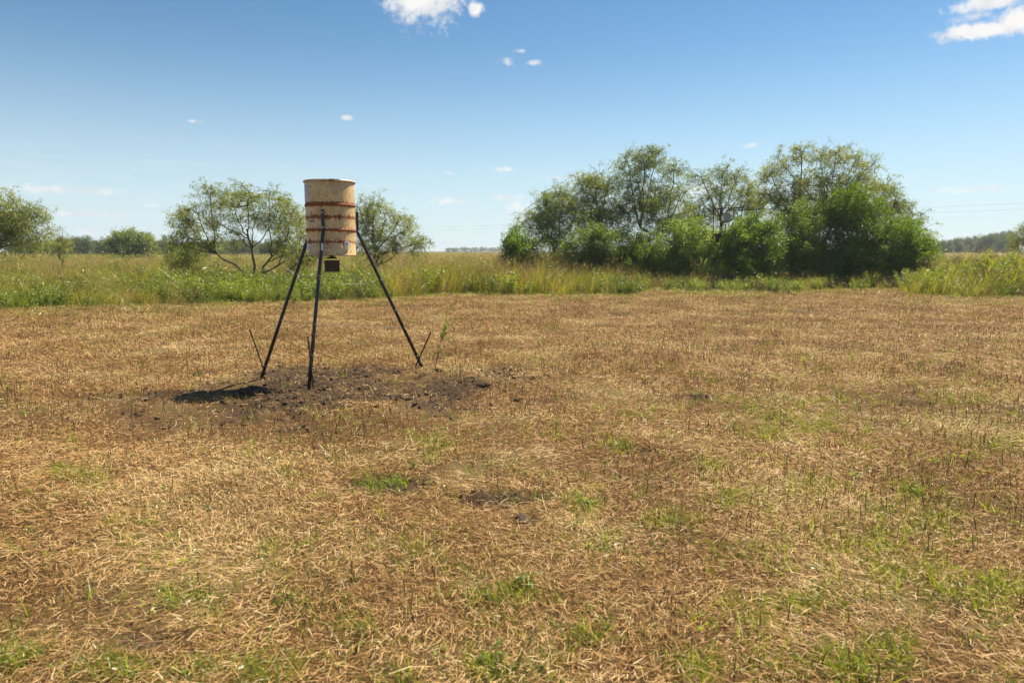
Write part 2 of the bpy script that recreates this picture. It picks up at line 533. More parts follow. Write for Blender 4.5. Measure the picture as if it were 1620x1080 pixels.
# ------------------------------------------------------------------ ground: one sheet to the horizon
def build_ground():
    rad = [0.0, 0.4, 0.8, 1.2]
    r = 1.5
    while r < 22:
        rad.append(r); r += max(0.05, r * 0.0105)
    while r < 2600:
        rad.append(r); r *= 1.07
    fine = np.radians(np.arange(-46, 46.01, 0.45)); coarse = np.radians(np.arange(51, 314, 6.0))
    ang = np.concatenate([fine, coarse])
    rad = np.array(rad)
    A, R = np.meshgrid(ang, rad)
    x = R * np.sin(A); y = R * np.cos(A)
    zz = gz(x, y)
    n, k = len(rad), len(ang)
    verts = np.stack([x, y, zz], -1).reshape(-1, 3)
    i = np.arange(n - 1)[:, None]; j = np.arange(k)[None, :]
    j2 = (j + 1) % k
    f = np.stack([i * k + j, (i + 1) * k + j, (i + 1) * k + j2, i * k + j2], -1).reshape(-1)
    me = mesh_np('ground', verts, f, 4, ground_material())
    me.polygons.foreach_set('use_smooth', [True] * len(me.polygons))
    dd = np.where(np.hypot(verts[:, 0], verts[:, 1]) < 20, dirt(verts[:, 0], verts[:, 1]), 0)
    a = me.attributes.new('dirt', 'FLOAT', 'POINT'); a.data.foreach_set('value', dd.astype(np.float32))
    ey, px = edge_y(verts[:, 0], np.maximum(verts[:, 1], 0.6))
    wl = np.clip((verts[:, 1] - ey + 0.6) / 1.2, 0, 1)
    a = me.attributes.new('wild', 'FLOAT', 'POINT'); a.data.foreach_set('value', wl.astype(np.float32))
    o = bpy.data.objects.new('ground', me); COL.objects.link(o)
    tag(o, 'flat mown field of straw and bare soil running to the horizon', 'ground', kind='structure')


build_ground()


# ------------------------------------------------------------------ scattering of countless small plants (geometry nodes)
def blades(n, length, width, spread, lean, curve, segs=2, up=1.0, r=None, lean_dir=None, zbase=-0.02, wprof=None):
    """n curved ribbons; returns verts, faces(quads)"""
    r = r or rng
    ang = r.uniform(0, 2 * math.pi, n)
    base = np.stack([r.normal(0, spread, n), r.normal(0, spread, n), np.full(n, zbase)], 1)
    L = r.uniform(*length, n); W = r.uniform(*width, n)
    hd = np.stack([np.cos(ang), np.sin(ang), np.zeros(n)], 1)
    if lean_dir is not None:
        hd = norm(hd + np.array(lean_dir)[None, :])
    ln = r.uniform(*lean, n)[:, None]
    d = norm(hd * np.sin(ln) + np.array([0, 0, 1.0]) * np.cos(ln) * up)
    yaw = r.uniform(0, 2 * math.pi, n)
    side = np.stack([np.cos(yaw), np.sin(yaw), np.zeros(n)], 1)
    side = norm(side - d * (side * d).sum(1, keepdims=True))
    cv = r.uniform(*curve, n)[:, None]
    P = []
    p = base
    dd = d
    for s in range(segs + 1):
        f = s / segs
        wf = (1 - f) ** 0.7 if wprof is None else wprof[s]
        P.append(p - side * (W * wf / 2)[:, None]); P.append(p + side * (W * wf / 2)[:, None])
        p = p + dd * (L / segs)[:, None]
        dd = norm(dd + (hd * 0.6 - np.array([0, 0, 1.0])) * cv / segs)
    V = np.stack(P, 1)                # n, 2(segs+1), 3
    k = 2 * (segs + 1)
    q = []
    for s in range(segs):
        q.append([2 * s, 2 * s + 1, 2 * s + 3, 2 * s + 2])
    F = (np.arange(n)[:, None, None] * k + np.array(q)[None]).reshape(-1)
    return V.reshape(-1, 3), F


def leaves(pos, d, length, width, r=None):
    """diamond leaves at pos along d"""
    r = r or rng
    n = len(pos)
    d = norm(d)
    s = norm(np.cross(d, norm(r.normal(size=(n, 3)))))
    nn = np.cross(d, s)
    L = length[:, None]; W = width[:, None]
    mid = pos + d * L * 0.45 + nn * L * 0.05
    V = np.stack([pos, mid - s * W / 2, pos + d * L, mid + s * W / 2], 1).reshape(-1, 3)
    F = np.arange(n * 4)
    return V, F


def src(name, parts):
    """source clump for scattering; parts: (verts, quads, material)"""
    vs = []; fs = []; mi = []; o = 0; mats = []
    for v, f, m in parts:
        vs.append(v); fs.append(f + o); o += len(v)
        if m not in mats:
            mats.append(m)
        mi.append(np.full(len(f) // 4, mats.index(m)))
    me = mesh_np(name, np.concatenate(vs), np.concatenate(fs), 4, None)
    for m in mats:
        me.materials.append(m)
    me.polygons.foreach_set('material_index', np.concatenate(mi).astype(np.int32))
    return bpy.data.objects.new(name, me)      # not linked: only the scatter shows it


def scatter(name, sources, pts, rotz, scale, idx, label, cat, tilt=None):
    n = len(pts)
    me = bpy.data.meshes.new(name)
    me.vertices.add(n); me.vertices.foreach_set('co', np.ascontiguousarray(pts, np.float32).ravel())
    rot = np.zeros((n, 3), np.float32); rot[:, 2] = rotz
    if tilt is not None:
        rot[:, :2] = tilt
    scale = np.asarray(scale)
    if scale.ndim == 1:
        scale = np.repeat(scale[:, None], 3, 1)
    a = me.attributes.new('rot', 'FLOAT_VECTOR', 'POINT'); a.data.foreach_set('vector', rot.ravel())
    a = me.attributes.new('scl', 'FLOAT_VECTOR', 'POINT'); a.data.foreach_set('vector', np.ascontiguousarray(scale, np.float32).ravel())
    a = me.attributes.new('idx', 'INT', 'POINT'); a.data.foreach_set('value', np.asarray(idx, np.int32))
    o = bpy.data.objects.new(name, me); COL.objects.link(o)
    ng = bpy.data.node_groups.new(name, 'GeometryNodeTree')
    ng.interface.new_socket('Geometry', in_out='INPUT', socket_type='NodeSocketGeometry')
    ng.interface.new_socket('Geometry', in_out='OUTPUT', socket_type='NodeSocketGeometry')
    N = ng.nodes; Lk = ng.links
    gi = N.new('NodeGroupInput'); go = N.new('NodeGroupOutput')
    join = N.new('GeometryNodeJoinGeometry')
    for s in reversed(sources):
        oi = N.new('GeometryNodeObjectInfo'); oi.inputs['Object'].default_value = s; oi.inputs['As Instance'].default_value = True
        Lk.new(oi.outputs['Geometry'], join.inputs[0])
    iop = N.new('GeometryNodeInstanceOnPoints')
    Lk.new(gi.outputs[0], iop.inputs['Points'])
    Lk.new(join.outputs[0], iop.inputs['Instance'])
    iop.inputs['Pick Instance'].default_value = True
    for nm, typ, sock in (('idx', 'INT', 'Instance Index'), ('scl', 'FLOAT_VECTOR', 'Scale')):
        na = N.new('GeometryNodeInputNamedAttribute'); na.data_type = typ; na.inputs['Name'].default_value = nm
        Lk.new(na.outputs['Attribute'], iop.inputs[sock])
    na = N.new('GeometryNodeInputNamedAttribute'); na.data_type = 'FLOAT_VECTOR'; na.inputs['Name'].default_value = 'rot'
    er = N.new('FunctionNodeEulerToRotation'); Lk.new(na.outputs['Attribute'], er.inputs[0])
    Lk.new(er.outputs[0], iop.inputs['Rotation'])
    Lk.new(iop.outputs[0], go.inputs[0])
    md = o.modifiers.new('scatter', 'NODES'); md.node_group = ng
    tag(o, label, cat, kind='stuff')
    return o


def wedge(r0, r1, step0, step1, margin=1.22):
    """jittered points over the view wedge between distances r0 and r1, spacing growing from step0 to step1"""
    P = []
    y = r0
    while y < r1:
        f = (y - r0) / max(r1 - r0, 1e-6)
        st = step0 + (step1 - step0) * f
        half = (y + 1.5) * 0.75 * margin
        n = max(int(2 * half / st), 1)
        x = (np.arange(n) + rng.uniform(0, 1, n)) * st - half
        yy = y + rng.uniform(-0.5, 0.5, n) * st
        P.append(np.stack([x, yy], 1))
        y += st
    return np.concatenate(P)


def with_z(P, dz=0.0):
    return np.concatenate([P, (gz(P[:, 0], P[:, 1]) + dz)[:, None]], 1)


def field_points(P, ext=0.4):
    ey, px = edge_y(P[:, 0], np.maximum(P[:, 1], 0.6))
    return P[P[:, 1] < ey + ext]


def ribbons(P, ang, elev, L, W, taper=0.75, bow=0.0):
    """one-piece straws: two quads each bowed at the middle"""
    n = len(P)
    d = np.stack([np.cos(ang) * np.cos(elev), np.sin(ang) * np.cos(elev), np.sin(elev)], 1)
    roll = rng.uniform(-0.6, 0.6, n)[:, None]
    s = np.stack([-np.sin(ang), np.cos(ang), np.zeros(n)], 1)
    nn = np.cross(d, s)
    s = s * np.cos(roll) + nn * np.sin(roll)
    mid = P + d * (L * 0.5)[:, None] + np.stack([rng.normal(0, 1, n), rng.normal(0, 1, n), np.abs(rng.normal(0, 1, n))], 1) * (L * bow)[:, None]
    tip = P + d * L[:, None]
    w_ = (W * 0.5)[:, None]
    V = np.stack([P - s * w_, P + s * w_, mid - s * w_, mid + s * w_, tip - s * w_ * taper, tip + s * w_ * taper], 1).reshape(-1, 3)
    q = np.array([[0, 1, 3, 2], [2, 3, 5, 4]])
    F = (np.arange(n)[:, None, None] * 6 + q[None]).reshape(-1)
    return V, F


def wedge_random(rho0, d0, d1, falloff, knee=4.0):
    """random points over the view wedge with density rho0 up to the knee, thinning out beyond"""
    P = []
    y = d0
    while y < d1:
        st = 0.25 + y * 0.02
        half = (y + 1.2) * 0.75 * 1.12
        rho = rho0 * min(1.0, (knee / max(y, 0.1)) ** falloff)
        n = int(rho * st * 2 * half)
        P.append(np.stack([rng.uniform(-half, half, n), rng.uniform(y, y + st, n)], 1))
        y += st
    return np.concatenate(P)


def scatter_straw():
    P = field_points(wedge_random(6600, 0.9, 30, 1.32))
    d = dirt(P[:, 0], P[:, 1])
    lush = fbm(P[:, 0], P[:, 1], 1.3, 4, 71)
    prob = np.clip(1.25 - d * 1.25 - np.clip(0.48 - lush, 0, 1) * 2.2 - 0.85 * thin(P[:, 0], P[:, 1]), 0.12, 1)
    P = P[rng.uniform(0, 1, len(P)) < prob]
    n = len(P)
    dist = np.hypot(P[:, 0], P[:, 1])
    lod = np.clip(dist / 4.0, 0.85, 6) ** 0.55
    u = rng.uniform(0, 1, n)
    long = u < 0.03
    L = np.where(long, rng.uniform(0.08, 0.18, n), rng.uniform(0.012, 0.065, n)) * lod ** 0.35
    W = np.where(long, rng.uniform(0.0013, 0.0024, n), rng.uniform(0.0011, 0.0029, n)) * lod
    # wisps lie along slowly turning directions, loosely
    flow = fbm(P[:, 0], P[:, 1], 0.7, 2, 77) * 9.0
    ang = np.where(rng.uniform(0, 1, n) < 0.45, flow + rng.normal(0, 0.5, n), rng.uniform(0, 6.283, n))
    up = rng.uniform(0, 1, n)
    elev = np.where(up < 0.80, rng.normal(0.08, 0.22, n), rng.uniform(0.2, 1.35, n))
    L = np.where(up < 0.80, L, L * 0.75)
    z = gz(P[:, 0], P[:, 1]) + np.where(up < 0.8, rng.uniform(0.0, 0.036, n), -0.005)
    V, F = ribbons(np.concatenate([P, z[:, None]], 1), ang, elev, L, W, 0.7, 0.03)
    me = mesh_np('straw_litter', V, F, 4, M['straw'])
    o = bpy.data.objects.new('straw_litter', me); COL.objects.link(o)
    tag(o, 'tan cut straw lying matted over the mown field', 'straw', kind='stuff')
    print('straws', n)


def scatter_stalks():
    S = []
    for k in range(4):
        r = np.random.default_rng(200 + k)
        n = 9
        v, f = blades(n, (0.05, 0.13), (0.0032, 0.0066), 0.09, (0.0, 0.38), (-0.2, 0.3), 2, r=r, wprof=(1, 0.9, 0.75))
        v2, f2 = blades(5, (0.05, 0.16), (0.002, 0.004), 0.09, (0.1, 0.7), (0, 0.8), 3, r=r)
        S.append(src('stalk_source', [(v, f, M['stalk']), (v2, f2, M['straw'])]))
    P = field_points(wedge(1.1, 26, 0.15, 0.24))
    q = fbm(P[:, 0], P[:, 1], 0.55, 4, 44) + 0.16 * np.clip((P[:, 1] - 5) / 5, 0, 1)
    d = dirt(P[:, 0], P[:, 1])
    P = P[rng.uniform(0, 1, len(P)) < np.clip((q - 0.34) * 2.2 + 0.3 * thin(P[:, 0], P[:, 1]), 0.08, 0.85) * (1 - 0.8 * d)]
    n = len(P)
    sc = rng.uniform(0.55, 1.15, n)
    scatter('stubble', S, with_z(P), rng.uniform(0, 6.28, n), sc, rng.integers(0, 4, n), 'dark brown cut stubble stalks standing all over the mown field', 'stubble')


TUFTS = [(1110, 464, 50, 4, 120), (1060, 468, 40, 4, 60), (1190, 470, 40, 4, 50), (1470, 476, 50, 4, 70), (1570, 480, 50, 4, 50), (880, 474, 80, 4, 60), (640, 478, 60, 4, 50), (200, 492, 120, 4, 90), (420, 488, 60, 4, 50), (1540, 632, 40, 8, 20), (1230, 660, 60, 12, 40), (1010, 660, 40, 10, 16), (870, 690, 40, 12, 14), (1130, 740, 30, 12, 24), (1060, 820, 40, 14, 20), (940, 860, 60, 16, 26), (640, 860, 90, 18, 24), (420, 860, 80, 20, 22), (200, 830, 80, 20, 18), (560, 990, 60, 18, 24), (950, 1000, 60, 20, 30), (880, 1060, 40, 16, 18), (1200, 960, 60, 20, 40), (180, 1060, 60, 16, 26), (440, 1060, 60, 16, 26), (700, 705, 34, 12, 40), (605, 762, 40, 12, 26), (825, 932, 48, 16, 50), (770, 945, 40, 14, 24), (1290, 680, 40, 10, 34), (1225, 685, 40, 14, 40), (1165, 785, 35, 16, 34), (1440, 775, 30, 14, 22),
         (1330, 1045, 60, 22, 60), (1100, 1045, 60, 25, 46), (1420, 1020, 50, 18, 44), (110, 745, 40, 12, 26), (150, 755, 30, 10, 18), (1290, 770, 60, 16, 40), (920, 797, 22, 9, 26), (975, 710, 26, 9, 22),
         (640, 1075, 40, 18, 20), (780, 1060, 36, 16, 26), (1530, 925, 60, 20, 60), (1590, 930, 40, 20, 40), (1270, 945, 40, 12, 34), (1395, 850, 70, 20, 46), (1430, 905, 80, 20, 56), (1180, 870, 60, 20, 34),
         (290, 940, 50, 16, 26), (500, 950, 40, 14, 18), (20, 1040, 40, 20, 30), (330, 1060, 60, 20, 30), (1250, 640, 120, 10, 30), (1560, 700, 60, 20, 30), (1350, 700, 120, 20, 40), (1480, 820, 60, 20, 30)]


def scatter_sprouts():
    S = []
    for k in range(4):               # fresh grass tufts
        r = np.random.default_rng(300 + k)
        v, f = blades(20, (0.05, 0.17), (0.0035, 0.0085), 0.04, (0.15, 1.15), (0.1, 1.1), 3, r=r)
        S.append(src('sprout_source', [(v, f, M['sprout'])]))
    for k in range(2):               # low broad-leaved seedlings
        r = np.random.default_rng(330 + k)
        n = 14
        a = r.uniform(0, 6.28, n)
        d = np.stack([np.cos(a), np.sin(a), r.uniform(-0.1, 0.5, n)], 1)
        p = np.stack([r.normal(0, 0.03, n), r.normal(0, 0.03, n), r.uniform(0.01, 0.07, n)], 1)
        v, f = leaves(p, d, r.uniform(0.018, 0.045, n), r.uniform(0.007, 0.016, n), r)
        v2, f2 = blades(4, (0.03, 0.08), (0.002, 0.004), 0.02, (0, .5), (0, .4), 2, r=r)
        S.append(src('seedling_source', [(v, f, M['sprout']), (v2, f2, M['sprout'])]))
    for k in range(4):               # dull half-dry tufts
        r = np.random.default_rng(360 + k)
        v, f = blades(18, (0.04, 0.15), (0.0022, 0.005), 0.05, (0.15, 1.0), (0.0, 1.0), 3, r=r)
        S.append(src('dull_tuft_source', [(v, f, M['olive_sprout'])]))
    A = []; I = []; Z = []
    for px, py, rx, ry, n in TUFTS:
        n = int(n * (2.3 if py < 860 else 1.4))
        for q in range(n):
            f_s = random.choice((0.45, 0.6, 1.5)); c = gp(px + random.gauss(0, rx * f_s), py + random.gauss(0, ry * f_s * 1.2))
            A.append((c.x, c.y)); I.append(random.choice((0, 1, 2, 3, 0, 1, 2, 3, 4, 6, 7, 8, 9))); Z.append(random.uniform(0.3, 0.85))
    P = field_points(wedge(1.1, 30, 0.115, 0.26), 1.2)
    ey, px = edge_y(P[:, 0], np.maximum(P[:, 1], 0.6))
    q = fbm(P[:, 0], P[:, 1], 0.75, 4, 91)
    q2 = fbm(P[:, 0], P[:, 1], 2.8, 2, 93)
    near_edge = np.clip(1 - (ey - P[:, 1]) / 4.5, 0, 1)
    right = np.clip((px - 650) / 700, 0, 1) * np.clip((13 - P[:, 1]) / 5, 0, 1)
    low = np.clip((4.6 - P[:, 1]) / 2.5, 0, 1)
    pr = np.clip((q - 0.46) * 3.0, 0, 0.7) + np.clip((q2 - 0.60) * 2, 0, 0.3) * 0.4 + 0.8 * right * np.clip(q2 * 2.6 - 0.75, 0, 1) + 0.10 * low + near_edge * 0.5 * np.clip(q2 * 2.4 - 0.7, 0, 1) + 0.12
    pr = pr * 1.35 * (1 - 0.85 * dirt(P[:, 0], P[:, 1]))
    k = rng.uniform(0, 1, len(P)) < pr
    P = P[k]; ne = near_edge[k]
    n = len(P)
    ii = np.where(rng.uniform(0, 1, n) < 0.55 + 0.4 * ne, rng.integers(0, 6, n), rng.integers(6, 10, n))
    zz = rng.uniform(0.35, 0.98, n) * (1 + 0.8 * ne)
    P = np.concatenate([P, np.array(A)]); ii = np.concatenate([ii, np.array(I)]); zz = np.concatenate([zz, np.array(Z)])
    n = len(P)
    scatter('grass_sprouts', S, with_z(P), rng.uniform(0, 6.28, n), zz, ii, 'low green grass and weed sprouts scattered in patches through the straw', 'grass')


def scatter_clods():
    S = []
    for k in range(5):
        r = np.random.default_rng(400 + k)
        # lumpy low-poly clod made of quads: a subdivided cube pushed about
        g = np.linspace(-1, 1, 4)
        vs = []; fs = []
        for ax in range(3):
            for sgn in (-1, 1):
                o = len(vs)
                for a in g:
                    for b in g:
                        p = [0, 0, 0]; p[ax] = sgn; p[(ax + 1) % 3] = a; p[(ax + 2) % 3] = b
                        p = np.array(p, float); p /= np.linalg.norm(p)
                        n = vnoise(np.array([p[0] * 1.7 + p[2] * 2.1 + 9 * k + 20]), np.array([p[1] * 1.9 - p[2] + 30]), k)[0]
                        vs.append(p * (0.55 + 0.9 * n) * np.array([1, 0.85, 0.6]))
                for i in range(3):
                    for j in range(3):
                        fs += [o + i * 4 + j, o + i * 4 + j + 1, o + (i + 1) * 4 + j + 1, o + (i + 1) * 4 + j]
        S.append(src('clod_source', [(np.array(vs), np.array(fs), M['soil'])]))
    P = wedge(3.0, 11.0, 0.045, 0.05)
    d = dirt(P[:, 0], P[:, 1])
    P = P[rng.uniform(0, 1, len(P)) < d * 0.6]
    n = len(P)
    sc = 0.006 + 0.026 * rng.uniform(0, 1, n) ** 4.0
    sc = np.stack([sc * rng.uniform(.8, 1.6, n), sc, sc * rng.uniform(.5, 1.0, n)], 1)
    scatter('soil_clods', S, with_z(P, 0.0), rng.uniform(0, 6.28, n), sc, rng.integers(0, 5, n), 'small dark soil clods churned up on the bare ground under the feeder', 'soil', tilt=rng.normal(0, 0.5, (n, 2)))
    return S


# --- tall growth beyond the mown field
def tall_sources():
    T = {}
    wind = (0.75, 0.1, 0)
    T['green'] = []; T['tan'] = []; T['feather'] = []; T['dead'] = []; T['pale'] = []; T['seed'] = []
    for k in range(4):
        r = np.random.default_rng(500 + k)
        v, f = blades(46, (0.55, 1.15), (0.008, 0.017), 0.13, (0.05, 0.5), (0.1, 1.0), 4, r=r, lean_dir=wind)
        v2, f2 = blades(14, (0.5, 1.1), (0.006, 0.012), 0.13, (0.05, 0.5), (0.2, 1.1), 4, r=r, lean_dir=wind)
        T['green'].append(src('green_grass_source', [(v, f, M['grass_green']), (v2, f2, M['grass_tan'])]))
    for k in range(4):
        r = np.random.default_rng(520 + k)
        v, f = blades(44, (0.5, 1.15), (0.006, 0.013), 0.14, (0.05, 0.55), (0.1, 1.2), 4, r=r, lean_dir=wind)
        v2, f2 = blades(16, (0.4, 0.8), (0.008, 0.014), 0.14, (0.05, 0.5), (0.1, 0.9), 3, r=r, lean_dir=wind)
        # seed heads: small slips near the top of upright culms
        n = 10
        b, fb = blades(n, (0.9, 1.25), (0.004, 0.006), 0.12, (0.02, 0.3), (0.0, 0.35), 3, r=r, lean_dir=wind)
        tips = b.reshape(n, 8, 3)[:, 6]
        pos = np.repeat(tips, 9, 0) + r.normal(0, 0.025, (n * 9, 3)) - np.array([0, 0, 1]) * r.uniform(0, 0.22, (n * 9, 1))
        lv, lf = leaves(pos, r.normal(0, 0.5, (n * 9, 3)) + np.array([0.4, 0, 0.7]), r.uniform(0.03, 0.06, n * 9), r.uniform(0.008, 0.014, n * 9), r)
        T['tan'].append(src('tan_grass_source', [(v, f, M['grass_tan']), (v2, f2, M['grass_green']), (b, fb, M['grass_tan']), (lv, lf, M['grass_tan'])]))
    for k in range(4):               # feathery bright weeds, many stems thick with fine leaves
        r = np.random.default_rng(540 + k)
        n = 15
        st, fs = blades(n, (0.4, 0.75), (0.006, 0.01), 0.10, (0.05, 0.5), (-0.2, 0.3), 3, r=r)
        A = st.reshape(n, 8, 3)
        t = r.uniform(0.2, 1.0, (n, 46))
        seg = np.minimum((t * 3).astype(int), 2); fr = t * 3 - seg
        ii = np.arange(n)[:, None]
        p = A[ii, seg * 2] * (1 - fr[..., None]) + A[ii, seg * 2 + 2] * fr[..., None]
        p = p.reshape(-1, 3)
        d = r.normal(0, 1, p.shape) * np.array([1, 1, 0.5]) + np.array([0, 0, 0.6])
        lv, lf = leaves(p, d, r.uniform(0.05, 0.12, len(p)), r.uniform(0.008, 0.016, len(p)), r)
        T['feather'].append(src('feathery_weed_source', [(st, fs, M['weed_green']), (lv, lf, M['weed_green'])]))
    for k in range(3):
        r = np.random.default_rng(560 + k)
        n = 9
        st, fs = blades(n, (0.4, 0.95), (0.006, 0.012), 0.12, (0.05, 0.6), (-0.1, 0.5), 3, r=r)
        A = st.reshape(n, 8, 3)
        p = A[:, 2:].reshape(-1, 3)
        p = np.repeat(p, 4, 0) + r.normal(0, 0.03, (len(p) * 4, 3))
        lv, lf = leaves(p, r.normal(0, 1, p.shape) + np.array([0, 0, 0.3]), r.uniform(0.05, 0.16, len(p)), r.uniform(0.008, 0.018, len(p)), r)
        T['dead'].append(src('dead_weed_source', [(st, fs, M['weed_dead']), (lv, lf, M['weed_dead'])]))
    for k in range(3):               # bent-over reeds with pale shining blades
        r = np.random.default_rng(580 + k)
        v, f = blades(34, (0.5, 1.15), (0.008, 0.015), 0.18, (0.1, 0.7), (0.3, 1.5), 5, r=r, lean_dir=(0.6, -0.2, 0))
        v2, f2 = blades(22, (0.5, 1.0), (0.010, 0.018), 0.16, (0.1, 0.8), (0.2, 1.2), 4, r=r, lean_dir=(0.6, -0.2, 0))
        v3, f3 = blades(8, (0.4, 0.9), (0.010, 0.018), 0.16, (0.3, 0.9), (0.8, 1.9), 4, r=r, lean_dir=(0.6, -0.2, 0))
        T['pale'].append(src('bent_reed_source', [(v, f, M['grass_green']), (v2, f2, M['weed_green']), (v3, f3, M['pale_blade'])]))
    return T


def scatter_tall():
    T = tall_sources()
    kinds = ['green', 'tan', 'feather', 'dead', 'pale']
    S = []; rngs = {}
    for k in kinds:
        rngs[k] = (len(S), len(S) + len(T[k])); S += T[k]
    # ---- tall grass over the wild field
    bands = [wedge(15.5, 32, 0.30, 0.45), wedge(32, 75, 0.55, 1.1), wedge(75, 420, 1.3, 5.5, 1.1)]
    allp = []; alls = []; alli = []
    for bi, P in enumerate(bands):
        ey, px = edge_y(P[:, 0], P[:, 1])
        back = P[:, 1] - ey
        n1 = fbm(P[:, 0], P[:, 1], 0.22, 4, 120)
        n2 = fbm(P[:, 0], P[:, 1], 0.6, 3, 130)
        jit = (n2 - 0.5) * 3.2 + (fbm(P[:, 0], P[:, 1], 2.2, 2, 140) - 0.5) * 1.6
        clump = (px > 1022) & (px < 1432)
        lowz = clump & (P[:, 1] < 36)
        keep = back + jit > 0
        keep &= ~(lowz & (rng.uniform(0, 1, len(P)) < 0.12))
        keep &= rng.uniform(0, 1, len(P)) < np.clip(0.55 + back * 0.5, 0, 1)
        # height of the growth
        h = np.interp(px, [0, 250, 480, 560, 640, 760, 900, 990, 1030, 1420, 1450, 1620], [0.74, 0.72, 0.70, 0.78, 0.92, 1.0, 0.95, 0.78, 0.62, 0.62, 1.0, 1.28])
        h = np.where(P[:, 1] > 34, np.clip(h, 0.68, 0.85), h)
        n3 = fbm(P[:, 0], P[:, 1], 1.5, 2, 150)
        h = h * (0.5 + 0.5 * n2 + 0.55 * n3) * np.clip(0.62 + back * 0.22, 0.6, 1.0)
        h *= rng.uniform(0.7, 1.2, len(P)) + (rng.uniform(0, 1, len(P)) < 0.05) * 0.45
        wide = 1.0 + (P[:, 1] > 32) * 0.35 + (P[:, 1] > 75) * 1.6
        kind = np.full(len(P), 0)
        u = rng.uniform(0, 1, len(P))
        ptan = np.clip((n1 - 0.48) * 2.2 + np.where(P[:, 1] > 32, 0.26, 0.0), 0.08, 0.7)
        kind = np.where(u < ptan, 1, 0)
        front_left = (px < 600) & (back < 6.0)
        pf = np.where(front_left, np.clip((n2 - 0.33) * 3.0, 0.1, 0.85), 0.10)
        pf = np.where((px > 930) & (px < 1440) & (back < 2.5), 0.5, pf)
        u2 = rng.uniform(0, 1, len(P))
        kind = np.where(u2 < pf, 2, kind)
        pdead = np.where(clump, 0.30, 0.05)
        kind = np.where((u2 > 1 - pdead), 3, kind)
        reed = (px > 1446) & (back < 6.0) & (back > 0.3)
        kind = np.where(reed & (u2 < 0.45), 4, np.where(reed & (u2 < 0.62), 2, np.where(reed & (u2 < 0.72), 3, kind)))
        lo = np.array([rngs[k][0] for k in kinds]); hi = np.array([rngs[k][1] for k in kinds])
        ii = (lo[kind] + rng.uniform(0, 1, len(P)) * (hi - lo)[kind]).astype(int)
        hh = np.where(kind == 2, h * 1.25, h)
        sc = np.stack([hh * wide * 1.1 + 0.15, hh * wide * 1.1 + 0.15, hh], 1)
        allp.append(P[keep]); alls.append(sc[keep]); alli.append(ii[keep])
    P = np.concatenate(allp); sc = np.concatenate(alls); ii = np.concatenate(alli)
    n = len(P)
    rz = rng.normal(0, 0.45, n)
    scatter('tall_grass', S, with_z(P), rz, sc, ii, 'tall green and tan grass and weeds growing wild beyond the mown field', 'grass')
    return T


scatter_straw()
scatter_stalks()
scatter_sprouts()
CLODS = scatter_clods()
TALL = scatter_tall()


# ------------------------------------------------------------------ trees and shrubs
def bez(a, b, c, n):
    return [a * (1 - t) ** 2 + b * 2 * t * (1 - t) + c * t * t for t in (i / n for i in range(n + 1))]


